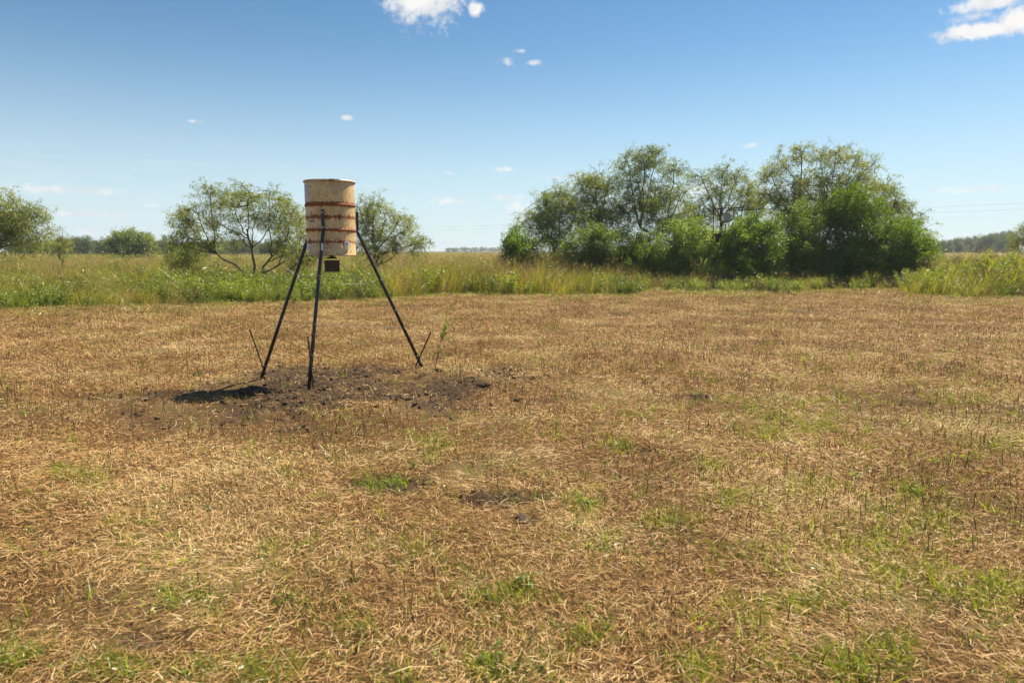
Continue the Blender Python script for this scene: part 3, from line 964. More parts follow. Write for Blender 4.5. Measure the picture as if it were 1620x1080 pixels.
def plant(name, base, lobes, D, leafmat, barkmat, label, cat, group, style='mesquite', dens=1.0, trunk_r=0.11, stems=1, seed=0, depth=1.15, twig_part=False, fork=None):
    """lobes: (px, py, rx, ry) of the crown masses as seen from the field; each lobe gets its own depth, limbs, twigs and leaves.
    base: pixel column of the stem's foot; D: distance of the stem from the camera plane"""
    rn = random.Random(1000 + seed); nr = np.random.default_rng(1000 + seed)
    s = D / FPX
    b = at(base, 420, D); b.z = float(gz(b.x, b.y)) - 0.05
    root = empty(name, tuple(b))
    O = Vector(b)
    wood = MB(); twig = MB()
    clusters = []                      # (pos, outward)
    L3 = []
    for i, (px, py, rx, ry) in enumerate(lobes):
        c = at(px, py, D) - O
        r = Vector((rx * s, max(rx, ry) * s * depth, ry * s))
        c.y += rn.uniform(-0.5, 0.5) * max(rx, ry) * s * depth
        L3.append((c, r))
    if style != 'mesquite':            # growth down to the ground all along the foot
        for i, (px, py, rx, ry) in enumerate(list(lobes)):
            low = [q for q in lobes if q is not lobes[i] and abs(q[0] - px) < rx * .5 and q[1] > py + 8]
            if low:
                continue
            c = at(px + rn.uniform(-.2, .2) * rx, py, D) - O
            zt = max(c.z - ry * s * 0.3, 0.3)
            L3.append((Vector((c.x, rn.uniform(-.5, .3) * rx * s, zt * 0.45)), Vector((rx * s * 0.95, rx * s * 0.8, zt * 0.5))))
    top = max(c.z for c, r in L3)
    fz = fork if fork is not None else min(0.55, 0.22 * top)
    forks = []
    for k in range(stems):
        a = rn.uniform(0, 6.28)
        e = Vector((math.cos(a) * 0.10 * (stems > 1) + rn.uniform(-.05, .05), math.sin(a) * 0.10 * (stems > 1), fz * rn.uniform(0.85, 1.15)))
        p0 = Vector((math.cos(a) * 0.09 * (stems > 1), math.sin(a) * 0.09 * (stems > 1), -0.05))
        if style == 'mesquite' and fz > 0.35:
            # crooked main stem that climbs well into the crown; limbs leave it at many heights
            tgt = L3[(k * len(L3) // stems + rn.randint(0, 1)) % len(L3)][0]
            e2 = Vector((tgt.x * 0.62 + rn.uniform(-.2, .2), tgt.y * 0.6, e.z + (tgt.z - e.z) * 0.62))
            pts = [p0] + [e + Vector((rn.gauss(0, .03), rn.gauss(0, .03), 0))]
            for q in range(1, 6):
                pts.append(e.lerp(e2, q / 5) + Vector((rn.gauss(0, .09), rn.gauss(0, .09), -0.10 * (e2.z - e.z) * math.sin(math.pi * q / 5) * rn.uniform(0.2, 1.0))))
            wood.tube(pts, [trunk_r * f_ for f_ in (1.2, 0.9, 0.78, 0.68, 0.58, 0.5, 0.42)], 7, cap=False)
            forks += pts[1:6]
        else:
            wood.tube([p0, p0.lerp(e, 0.5) + Vector((rn.uniform(-.03, .03), 0, 0)), e], [trunk_r * 1.15, trunk_r, trunk_r * 0.85], 7, cap=False)
            forks.append(e)
    size = {'mesquite': 1.0, 'shrub': 0.8, 'far': 2.0}[style]
    for c, r in L3:
        f = min(forks, key=lambda q: (q - c).length + rn.uniform(0, .9) + (1.5 if q.z > c.z - 0.15 else 0))
        vol = (r.x * r.y * r.z) ** (1 / 3)
        ctrl = Vector((f.x + (c.x - f.x) * 0.45 + rn.uniform(-.15, .15), f.y + (c.y - f.y) * 0.45, f.z + (c.z - f.z) * rn.uniform(0.2, 0.4)))
        end = c + Vector((rn.uniform(-.2, .2) * r.x, rn.uniform(-.2, .2) * r.y, 0.25 * r.z))
        limb = bez(f, ctrl, end, 7)
        limb = [p + Vector((rn.gauss(0, .03), rn.gauss(0, .03), rn.gauss(0, .02))) * (1 if 0 < i < 7 else 0) for i, p in enumerate(limb)]
        r0 = trunk_r * rn.uniform(0.32, 0.5); r1 = 0.018 * size
        wood.tube(limb, [r0 + (r1 - r0) * (i / 7) ** 0.8 for i in range(8)], 6, cap=False)
        nodes = list(limb[3:])
        nsub = max(5, int(7 * vol / 0.8 + 3))
        for q in range(nsub):
            d = Vector((rn.gauss(0, 1), rn.gauss(0, 1), rn.gauss(0.25, 1))).normalized()
            e = c + Vector((d.x * r.x, d.y * r.y, d.z * r.z)) * rn.uniform(0.55, 0.92)
            s0 = min(limb[2:], key=lambda p: (p - e).length + rn.uniform(0, 0.5) * vol)
            mid = s0.lerp(e, 0.5) + Vector((rn.gauss(0, .1), rn.gauss(0, .1), rn.uniform(0.0, .18))) * vol
            sub = bez(s0, mid, e, 4)
            wood.tube(sub, [0.017 * size * vol ** .5 * (1 - 0.16 * i) for i in range(5)], 4, cap=False)
            nodes += sub[1:]
        NP = np.array([tuple(p) for p in nodes])
        ncl = int(dens * 92 * (r.x * r.z + 0.35 * r.x * r.y) / (0.55 if style == 'mesquite' else 0.42) / (size ** 2)) + 8
        hub = []
        for q in range(max(6, int(ncl / (9 if style != 'mesquite' else 6)))):
            d = Vector((rn.gauss(0, 1), rn.gauss(0, 1), rn.gauss(0.1, 1))).normalized()
            hub.append((d, (0.5 + 0.5 * rn.random() ** 0.5) * rn.uniform(*{'mesquite': (0.68, 1.3), 'shrub': (0.62, 1.32), 'far': (0.75, 1.2)}[style])))
        spread = 0.15 * size / max(vol, 0.2)
        for q in range(ncl):
            d = Vector((rn.gauss(0, 1), rn.gauss(0, 1), rn.gauss(0.05, 1))).normalized()
            k = rn.uniform(0, 1) ** (0.5 if style != 'shrub' else 0.36)
            if style == 'mesquite' and rn.random() < 0.16:
                k *= rn.uniform(1.0, 1.32)
            k *= 0.82 + 0.36 * float(vnoise(d.x * 2.3 + 7 * seed, d.z * 2.3 + d.y * 1.7, seed))
            if rn.random() < 0.8:
                d, k = rn.choice(hub)
                e = c + Vector((d.x * r.x, d.y * r.y, d.z * r.z)) * k + Vector((rn.gauss(0, 1), rn.gauss(0, 1), rn.gauss(0, 1))) * (0.18 if style != 'shrub' else 0.2) * size
            else:
                e = c + Vector((d.x * r.x, d.y * r.y, d.z * r.z)) * k
            if e.z < 0.12:
                continue
            ev = np.array(tuple(e))
            j = int(np.argmin(((NP - ev) ** 2).sum(1)))
            s0 = nodes[j]
            if (e - s0).length < 1.4 * size:
                m = s0.lerp(e, 0.55) + Vector((rn.gauss(0, .04), rn.gauss(0, .04), 0.05 + rn.uniform(0, .06)))
                twig.tube([s0, m, e], [0.008 * size, 0.006 * size, 0.0035 * size], 3, cap=False)
            clusters.append((tuple(e), tuple(d)))
    C = np.array([c for c, d in clusters]); DD = np.array([d for c, d in clusters])
    n = len(C)
    if style == 'mesquite':
        per = 34
        # every cluster: a few drooping sprays hung with fine leaflets
        nsp = 4
        sp_d = norm(np.repeat(DD, nsp, 0) * np.array([0.8, 0.8, 0.25]) + nr.normal(0, 0.7, (n * nsp, 3)) + np.array([0, 0, 0.38]))
        sp_o = np.repeat(C, nsp, 0)
        m = per // nsp + 1
        t = nr.uniform(0.05, 1, (n * nsp, m))
        Ls = nr.uniform(0.18, 0.46, n * nsp)
        p = sp_o[:, None] + sp_d[:, None] * (t * Ls[:, None])[..., None] - np.array([0, 0, 1.0]) * (t ** 2 * Ls[:, None] * 0.5)[..., None]
        p = p.reshape(-1, 3) + nr.normal(0, 0.02, (n * nsp * m, 3))
        ld = nr.normal(0, 0.6, p.shape) + np.array([0, 0, -0.75]) + np.repeat(sp_d, m, 0) * 0.4
        V, F = leaves(p, ld, nr.uniform(0.05, 0.12, len(p)), nr.uniform(0.012, 0.026, len(p)), nr)
    elif style == 'shrub':
        per = 34
        p = np.repeat(C, per, 0) + nr.normal(0, 0.085, (n * per, 3))
        ld = nr.normal(0, 0.9, p.shape) + np.repeat(DD, per, 0) * 0.5 + np.array([0, 0, 0.25])
        V, F = leaves(p, ld, nr.uniform(0.045, 0.085, len(p)), nr.uniform(0.026, 0.05, len(p)), nr)
    else:
        per = 26
        p = np.repeat(C, per, 0) + nr.normal(0, 0.22, (n * per, 3))
        ld = nr.normal(0, 0.9, p.shape) + np.array([0, 0, -0.2])
        V, F = leaves(p, ld, nr.uniform(0.14, 0.30, len(p)), nr.uniform(0.07, 0.14, len(p)), nr)
    wood.build('trunk' if style != 'shrub' else 'stem', barkmat, root, smooth=True)
    if twig.v:
        twig.build('twigs', barkmat, root)['kind'] = 'stuff'
    me = mesh_np('crown' if style != 'shrub' else 'foliage', V, F, 4, leafmat)
    o = bpy.data.objects.new(me.name, me); COL.objects.link(o); o.parent = root
    tag(root, label, cat, group)
    return root


def dead_bush(name, base, D, w_px, h_px, label, seed=0, n=26, lean=0.0, rad=0.014):
    rn = random.Random(seed)
    s = D / FPX
    b = at(base, 420, D); b.z = float(gz(b.x, b.y)) - 0.03
    root = empty(name, tuple(b))
    st = MB(); tw = MB()
    for i in range(n):
        a = rn.uniform(0, 6.28); q = rn.uniform(0.1, 1)
        e = Vector((math.cos(a) * w_px * s * q + lean, math.sin(a) * w_px * s * q * 0.7, h_px * s * rn.uniform(0.45, 1.05) * (1.15 - 0.4 * q)))
        p = bez(Vector((rn.gauss(0, .06), rn.gauss(0, .06), 0)), Vector((e.x * 0.3 + rn.gauss(0, .1), e.y * 0.3, e.z * 0.7)), e, 6)
        st.tube(p, [rad * (1 - 0.13 * k) for k in range(7)], 4, cap=False)
        for k in range(9):
            o = p[rn.randint(2, 6)]
            d = Vector((rn.gauss(0, 1), rn.gauss(0, 1), rn.gauss(0.5, 0.8))).normalized() * rn.uniform(0.12, 0.45)
            m = o + d * 0.5 + Vector((rn.gauss(0, .04), rn.gauss(0, .04), 0.02))
            tw.tube([o, m, o + d], [rad * .5, rad * .36, rad * .2], 3, cap=False)
    st.build('branches', M['dead_wood'], root)['kind'] = 'stuff'
    tw.build('twigs', M['dead_wood'], root)['kind'] = 'stuff'
    tag(root, label, 'bush')
    return root


def trees():
    g1 = 'feathery trees of the right-hand thicket'
    g2 = 'leafy shrubs at the foot of the right-hand thicket'
    g3 = 'open-crowned trees beyond the feeder'
    g4 = 'trees along the left horizon'
    g5 = 'trees along the right horizon'
    g6 = 'trees on the far horizon'
    bk = M['bark']
    # left side
    plant('mesquite_tree', 402, [(288, 358, 24, 24), (318, 346, 26, 24), (332, 312, 20, 20), (362, 322, 28, 25), (395, 318, 24, 22), (420, 318, 24, 20), (440, 340, 26, 24), (466, 344, 16, 20), (352, 355, 24, 16), (405, 350, 24, 18), (455, 372, 18, 20), (300, 378, 18, 12), (284, 392, 14, 18), (470, 398, 16, 20), (436, 390, 16, 14), (335, 385, 18, 12), (318, 395, 14, 14), (380, 378, 16, 12)],
          29, M['mesquite'], bk, 'spreading tree with forked dark trunk left of the feeder', 'tree', g3, dens=0.8, trunk_r=0.065, stems=4, seed=1, fork=0.5)
    plant('mesquite_tree', -40, [(-20, 348, 48, 40), (20, 345, 36, 34), (52, 352, 26, 26), (10, 380, 40, 20), (62, 380, 16, 16)],
          29, M['mesquite'], bk, 'olive tree with leaning trunk cut by the left edge of the picture', 'tree', g3, dens=1.2, trunk_r=0.13, stems=2, seed=2, fork=0.6)
    plant('mesquite_tree', 100, [(82, 384, 14, 14), (100, 382, 14, 15), (94, 396, 18, 10)], 44, M['mesquite'], bk, 'small thin tree just right of the leftmost olive tree', 'tree', g4, dens=0.7, trunk_r=0.06, seed=3, fork=0.9)
    plant('shrubby_tree', 288, [(276, 398, 15, 17), (294, 394, 14, 18), (308, 406, 14, 16), (285, 416, 18, 16), (300, 420, 16, 14)], 30.5, M['mesquite_dark'], bk, 'dark drooping shrub under the left side of the forked tree', 'shrub', g3, dens=0.9, trunk_r=0.04, stems=2, seed=4, fork=0.3)
    plant('mesquite_tree', 462, [(452, 378, 16, 24), (476, 360, 18, 26), (478, 392, 16, 22), (500, 370, 18, 26), (460, 408, 16, 16), (482, 412, 16, 14), (500, 400, 18, 18)], 32, M['mesquite'], bk, 'pale green drooping tree showing just left of the drum', 'tree', g3, dens=0.8, trunk_r=0.07, stems=2, seed=5, fork=0.4)
    plant('mesquite_tree', 590, [(572, 335, 18, 22), (588, 330, 16, 20), (612, 345, 22, 22), (632, 348, 20, 16), (645, 366, 18, 14), (596, 372, 24, 18), (625, 380, 22, 12), (668, 382, 20, 11), (575, 392, 24, 16), (605, 396, 24, 12), (640, 394, 24, 10), (590, 352, 22, 20)],
          34, M['mesquite'], bk, 'grey-green open tree showing just right of the drum', 'tree', g3, dens=0.75, trunk_r=0.09, stems=3, seed=6, fork=0.5)
    plant('round_tree', 200, [(174, 388, 13, 11), (188, 377, 13, 11), (205, 372, 12, 10), (220, 376, 12, 10), (233, 386, 11, 11), (202, 390, 28, 9)], 98, M['mesquite_dark'], bk, 'broad round tree on the left horizon, widest of those there', 'tree', g4, 'far', dens=0.7, trunk_r=0.2, stems=3, seed=7, fork=0.8)
    for i, (px, py, rx, ry, lb) in enumerate(((122, 386, 14, 11, 'rounded dark tree on the horizon beside the small thin tree'), (148, 390, 14, 9, 'low tree on the horizon left of the broad round tree'), (250, 389, 13, 9, 'dark low tree on the horizon right of the broad round tree'),
                                              (330, 391, 20, 7, 'far low tree seen under the forked tree, on its left'), (370, 389, 22, 8, 'far low tree seen through the middle of the forked tree'), (425, 391, 18, 7, 'far low tree seen under the forked tree, on its right'), (60, 392, 22, 7, 'far low tree behind the leftmost olive tree'), (168, 391, 20, 7, 'far low tree seen at the left foot of the broad round tree'), (228, 391, 18, 7, 'far low tree seen at the right foot of the broad round tree'), (290, 392, 20, 6, 'far low tree behind the dark drooping shrub'))):
        rx *= 1.6; ry *= 1.3
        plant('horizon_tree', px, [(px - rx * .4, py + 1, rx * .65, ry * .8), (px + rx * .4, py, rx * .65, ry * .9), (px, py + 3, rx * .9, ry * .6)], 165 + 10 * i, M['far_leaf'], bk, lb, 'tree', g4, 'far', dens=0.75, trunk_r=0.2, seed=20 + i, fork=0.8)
    # thicket on the right: feathery trees behind
    Dn = 31.5
    plant('mesquite_tree', 880, [(846, 350, 20, 24), (862, 330, 16, 18), (886, 318, 22, 24), (874, 365, 30, 28), (905, 345, 24, 26)], Dn, M['mesquite_dark'], bk, 'olive feathery tree at the left end of the thicket behind the small bright shrub', 'tree', g1, dens=1.45, trunk_r=0.08, stems=2, seed=30, fork=0.7)
    plant('mesquite_tree', 945, [(922, 298, 18, 22), (945, 288, 16, 16), (962, 305, 20, 24), (938, 335, 28, 28), (965, 350, 28, 28)], Dn + .6, M['mesquite'], bk, 'feathery tree second from the left in the thicket', 'tree', g1, dens=1.45, trunk_r=0.08, stems=2, seed=31, fork=0.8)
    plant('mesquite_tree', 1030, [(992, 262, 20, 20), (1020, 256, 20, 22), (1042, 248, 14, 16), (1064, 278, 18, 20), (1008, 295, 26, 22), (1040, 310, 28, 24), (1074, 312, 16, 18), (1000, 335, 32, 28), (1035, 345, 32, 26), (1070, 348, 22, 24)], Dn + .8, M['mesquite_dark'], bk, 'tall wispy tree rising above the left half of the thicket', 'tree', g1, dens=1.05, trunk_r=0.1, stems=2, seed=32, fork=1.2)
    plant('mesquite_tree', 1150, [(1112, 283, 18, 18), (1140, 278, 18, 16), (1168, 280, 18, 14), (1190, 296, 14, 16), (1135, 310, 24, 18), (1172, 318, 26, 20), (1115, 330, 28, 26), (1105, 355, 24, 22), (1150, 342, 24, 16), (1195, 326, 20, 20)], Dn + 3.4, M['mesquite_dark'], bk, 'thin airy tree in the middle of the thicket behind the stand seat', 'tree', g1, dens=0.8, trunk_r=0.09, stems=2, seed=33, fork=1.2)
    plant('mesquite_tree', 1290, [(1222, 280, 16, 20), (1238, 262, 12, 16), (1266, 245, 15, 16), (1296, 256, 16, 18), (1322, 246, 15, 14), (1350, 258, 18, 16), (1376, 272, 16, 18), (1250, 300, 24, 20), (1300, 292, 30, 22), (1350, 300, 34, 26), (1280, 330, 44, 26), (1240, 330, 26, 28), (1330, 325, 34, 26), (1215, 315, 18, 22)], Dn + .6, M['mesquite'], bk, 'tallest feathery tree with arching crown in the right half of the thicket', 'tree', g1, dens=1.1, trunk_r=0.11, stems=3, seed=34, fork=1.2)
    plant('mesquite_tree', 1420, [(1402, 305, 18, 20), (1424, 328, 18, 24), (1398, 340, 30, 24), (1448, 368, 16, 18), (1440, 345, 14, 16)], Dn + .3, M['mesquite_dark'], bk, 'grey-green feathery tree at the right end of the thicket', 'tree', g1, dens=1.1, trunk_r=0.08, stems=2, seed=35, fork=0.8)
    # shrubs in front
    D2 = 30.0
    plant('leafy_shrub', 815, [(803, 385, 14, 14), (820, 372, 14, 18), (818, 396, 18, 20), (812, 412, 20, 14)], D2, M['bright'], bk, 'small bright green shrub at the left tip of the thicket', 'shrub', g2, 'shrub', dens=0.76, trunk_r=0.03, stems=3, seed=40, fork=0.25)
    plant('thorny_shrub', 870, [(852, 395, 24, 26), (880, 400, 28, 24), (862, 418, 34, 14), (840, 415, 18, 16)], D2 + .4, M['olive'], M['dead_wood'], 'dull thorny shrub with bare grey twigs beside the small bright shrub', 'shrub', g2, 'shrub', dens=0.40, trunk_r=0.035, stems=4, seed=41, fork=0.3)
    plant('leafy_shrub', 945, [(920, 385, 26, 28), (948, 392, 28, 30), (935, 415, 38, 18), (968, 410, 26, 20)], D2 + .3, M['olive'], bk, 'olive shrub low in the left part of the thicket', 'shrub', g2, 'shrub', dens=0.64, trunk_r=0.035, stems=4, seed=42, fork=0.3)
    plant('leafy_shrub', 1015, [(995, 385, 28, 26), (1025, 390, 26, 30), (1008, 412, 34, 20), (1040, 415, 26, 18)], D2 + .1, M['deep'], bk, 'dark green shrub under the tall wispy tree', 'shrub', g2, 'shrub', dens=0.68, trunk_r=0.035, stems=4, seed=43, fork=0.3)
    plant('leafy_shrub', 1080, [(1062, 375, 24, 28), (1085, 388, 24, 30), (1100, 372, 20, 22), (1085, 415, 34, 20)], D2 + .3, M['yellowgreen'], bk, 'mid green shrub in the dip left of the stand seat', 'shrub', g2, 'shrub', dens=0.64, trunk_r=0.035, stems=4, seed=44, fork=0.3)
    plant('leafy_shrub', 1130, [(1122, 385, 20, 24), (1135, 400, 22, 24), (1128, 420, 26, 14), (1145, 384, 14, 14)], D2 + .8, M['yellowgreen'], bk, 'yellow-green shrub directly below the stand seat', 'shrub', g2, 'shrub', dens=0.64, trunk_r=0.03, stems=3, seed=45, fork=0.25)
    plant('leafy_shrub', 1190, [(1165, 385, 24, 28), (1190, 366, 26, 20), (1214, 382, 24, 28), (1188, 400, 40, 26), (1180, 420, 36, 12)], D2 - 1.0, M['bright'], bk, 'bright green domed shrub in front of the stand frame', 'shrub', g2, 'shrub', dens=0.76, trunk_r=0.04, stems=5, seed=46, fork=0.3)
    plant('leafy_shrub', 1262, [(1248, 370, 24, 34), (1272, 352, 24, 30), (1285, 385, 30, 34), (1262, 410, 34, 20)], D2 + .3, M['olive'], bk, 'shaded olive shrub between the two brightest green shrubs', 'shrub', g2, 'shrub', dens=0.68, trunk_r=0.04, stems=4, seed=47, fork=0.3)
    plant('leafy_shrub', 1350, [(1322, 335, 24, 26), (1350, 320, 26, 24), (1375, 338, 26, 28), (1340, 365, 40, 32), (1380, 375, 34, 30), (1330, 400, 36, 26), (1375, 408, 36, 24)], D2, M['bright'], bk, 'largest bright green shrub heaped up under the tallest tree', 'shrub', g2, 'shrub', dens=0.68, trunk_r=0.05, stems=5, seed=48, fork=0.4)
    plant('leafy_shrub', 1315, [(1300, 412, 26, 20), (1330, 418, 30, 18), (1355, 422, 24, 14)], D2 - .6, M['deep'], bk, 'low dark shrub at the foot of the largest bright shrub', 'shrub', g2, 'shrub', dens=0.64, trunk_r=0.03, stems=4, seed=49, fork=0.2)
    plant('leafy_shrub', 1435, [(1415, 375, 24, 28), (1440, 385, 22, 24), (1462, 395, 18, 18), (1425, 408, 32, 22), (1455, 412, 22, 14)], D2 - .2, M['bright'], bk, 'bright green shrub at the right end of the thicket', 'shrub', g2, 'shrub', dens=0.76, trunk_r=0.04, stems=4, seed=50, fork=0.3)
    dead_bush('bare_bush', 862, 29.3, 26, 46, 'tangle of bare grey twigs in front of the dull thorny shrub', 60, 26)
    dead_bush('bare_bush', 1512, 46, 22, 26, 'bare brown branches right of the thicket', 61, 22, 0.5)
    dead_bush('bare_bush', 1030, 28.4, 30, 14, 'low arching dead canes below the dark green shrub', 62, 22, 0, 0.01)
    # right horizon
    for i, (px, py, rx, ry, lb) in enumerate(((1492, 386, 12, 6, 'low hazy tree on the horizon at the right end of the thicket'), (1512, 384, 13, 8, 'hazy tree behind the bare brown branches'), (1538, 381, 14, 9, 'hazy tree just right of the bare brown branches'), (1560, 379, 13, 10, 'middle hazy tree of the right horizon row'),
                                              (1578, 377, 13, 11, 'tall hazy tree near the right edge of the horizon row'), (1596, 376, 13, 11, 'hazy tree last in the right horizon row'), (1475, 388, 14, 5, 'lowest hazy tree mostly hidden by the thicket'))):
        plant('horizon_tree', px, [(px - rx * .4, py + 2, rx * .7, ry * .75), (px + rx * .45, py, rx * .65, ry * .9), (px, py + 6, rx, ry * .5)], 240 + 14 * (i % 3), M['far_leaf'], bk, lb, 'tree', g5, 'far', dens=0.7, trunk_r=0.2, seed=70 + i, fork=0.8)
    plant('mesquite_tree', 1632, [(1612, 378, 12, 14), (1628, 366, 14, 16), (1622, 388, 20, 10), (1650, 372, 20, 20)], 58, M['mesquite_dark'], bk, 'dark olive tree cut by the right edge of the picture', 'tree', g5, dens=0.9, trunk_r=0.1, stems=2, seed=80, fork=0.8)
    for i in range(6):
        px = 712 + i * 15
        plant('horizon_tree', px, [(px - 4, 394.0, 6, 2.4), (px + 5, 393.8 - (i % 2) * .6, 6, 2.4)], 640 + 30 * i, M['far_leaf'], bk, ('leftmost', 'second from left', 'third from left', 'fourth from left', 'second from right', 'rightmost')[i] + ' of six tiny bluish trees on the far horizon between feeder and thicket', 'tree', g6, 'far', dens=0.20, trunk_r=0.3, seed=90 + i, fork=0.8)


trees()


# ------------------------------------------------------------------ the drum feeder on its tripod
def drum_material():
    m, t, out = material('rusted_cream_paint')
    b = t.n('ShaderNodeBsdfPrincipled')
    tcn = t.n('ShaderNodeTexCoord').outputs['Object']
    sp = t.n('ShaderNodeSeparateXYZ'); t.l(tcn, sp.inputs[0])
    z = sp.outputs[2]
    n1 = t.noise(tcn, 9.0, 6, 0.65)
    n2 = t.noise(tcn, 34.0, 6, 0.7)
    st = t.noise(t.vm('MULTIPLY', tcn, (60.0, 60.0, 9.0)), 1.0, 5, 0.65)
    n4 = t.noise(tcn, 4.0, 4, 0.6)
    paint = t.ramp(n1, [(0.25, (0.48, 0.34, 0.15)), (0.5, (0.65, 0.475, 0.22)), (0.75, (0.74, 0.57, 0.29))])
    # grey grime where the paint has worn
    paint = t.mix(t.m('MULTIPLY', t.smooth(n4, 0.52, 0.74), 0.55), paint, (0.27, 0.225, 0.165))
    rust = None
    for zc, wd, amp in ((0.606, 0.023, 0.062), (0.455, 0.011, 0.115), (0.306, 0.015, 0.052), (0.165, 0.006, 0.115), (0.735, -0.014, 0.075), (0.0, 0.004, 0.03), (0.875, 0.004, 0.045)):
        d = t.m('ABSOLUTE', t.m('SUBTRACT', z, zc))
        e = t.m('SUBTRACT', t.m('ADD', wd, t.m('MULTIPLY', t.m('ADD', t.m('MULTIPLY', t.m('SUBTRACT', st, 0.44), 1.0), t.m('MULTIPLY', t.m('SUBTRACT', n2, 0.46), 1.0)), amp)), d)
        rust = e if rust is None else t.m('MAXIMUM', rust, e)
    band = t.smooth(rust, -0.002, 0.005)
    spots = t.smooth(t.m('ADD', n2, t.m('MULTIPLY', t.m('SUBTRACT', n1, 0.5), 0.5)), 0.585, 0.66)
    run = t.m('MULTIPLY', t.smooth(rust, -0.075, 0.0), t.smooth(st, 0.44, 0.66))
    rc = t.ramp(n2, [(0.3, (0.10, 0.025, 0.010)), (0.5, (0.21, 0.062, 0.018)), (0.72, (0.40, 0.15, 0.04))])
    c = t.mix(t.m('MULTIPLY', run, 0.7), paint, (0.40, 0.17, 0.05))
    c = t.mix(spots, c, rc)
    c = t.mix(band, c, rc)
    t.l(c, b.inputs['Base Color'])
    t.l(t.m('ADD', 0.38, t.m('MULTIPLY', band, 0.45)), b.inputs['Roughness'])
    b.inputs['Specular IOR Level'].default_value = 0.5
    bp = t.n('ShaderNodeBump'); bp.inputs['Strength'].default_value = 0.25; bp.inputs['Distance'].default_value = 0.004
    t.l(t.m('ADD', n1, t.m('MULTIPLY', band, 0.6)), bp.inputs['Height']); t.l(bp.outputs[0], b.inputs['Normal'])
    t.l(b.outputs[0], out.inputs[0])
    return m


M['drum'] = drum_material()
M['leg'] = plain('black_paint', (0.012, 0.013, 0.016), 0.42, 0.0, 0.4, 18, (0.03, 0.032, 0.038))
M['rebar'] = plain('dark_rusted_steel', (0.035, 0.024, 0.018), 0.85, 0.2, 0.4, 30, (0.085, 0.05, 0.032))
M['wire'] = plain('galvanised_wire', (0.20, 0.195, 0.19), 0.65, 0.25, 0.3, 40)
M['box'] = plain('brown_box_paint', (0.035, 0.022, 0.014), 0.6, 0.0, 0.35, 16, (0.065, 0.042, 0.026))
M['box_lid'] = plain('worn_box_lid', (0.09, 0.055, 0.035), 0.55, 0.1, 0.4, 25, (0.22, 0.20, 0.19))
M['bolt'] = plain('bright_bolt', (0.6, 0.6, 0.58), 0.3, 0.9, 0.2, 30)
M['lid'] = plain('cream_lid', (0.50, 0.40, 0.26), 0.5, 0.0, 0.3, 14, (0.60, 0.50, 0.34))
M['clasp'] = plain('rusted_clasp', (0.30, 0.12, 0.04), 0.8, 0.0, 0.5, 50, (0.50, 0.26, 0.09))
M['clasp_lever'] = plain('pale_clasp_lever', (0.66, 0.60, 0.50), 0.5, 0.0, 0.2, 40)
M['paper'] = plain('faded_sticker', (0.50, 0.48, 0.52), 0.6, 0.0, 0.15, 25, (0.58, 0.56, 0.60))
M['white_label'] = plain('white_label', (0.72, 0.72, 0.74), 0.5, 0.0, 0.08, 30)
M['blue_print'] = plain('blue_print', (0.16, 0.20, 0.36), 0.6, 0.0, 0.2, 60)
M['yellow_print'] = plain('yellow_print', (0.70, 0.44, 0.02), 0.6, 0.0, 0.1, 60)
M['grey_print'] = plain('grey_stencil', (0.16, 0.14, 0.12), 0.7, 0.0, 0.4, 90)


def patch(R, a0, a1, z0, z1, lift, seg=6):
    mb = MB()
    r0 = R + 0.0008; r1 = R + lift
    mb.lathe([(r0, z0), (r1, z0), (r1, z1), (r0, z1)], seg, a0, a1, closed=False)
    k = seg + 1
    mb.f += [(0, 1, 2, 3), (4 * seg + 3, 4 * seg + 2, 4 * seg + 1, 4 * seg)]
    return mb


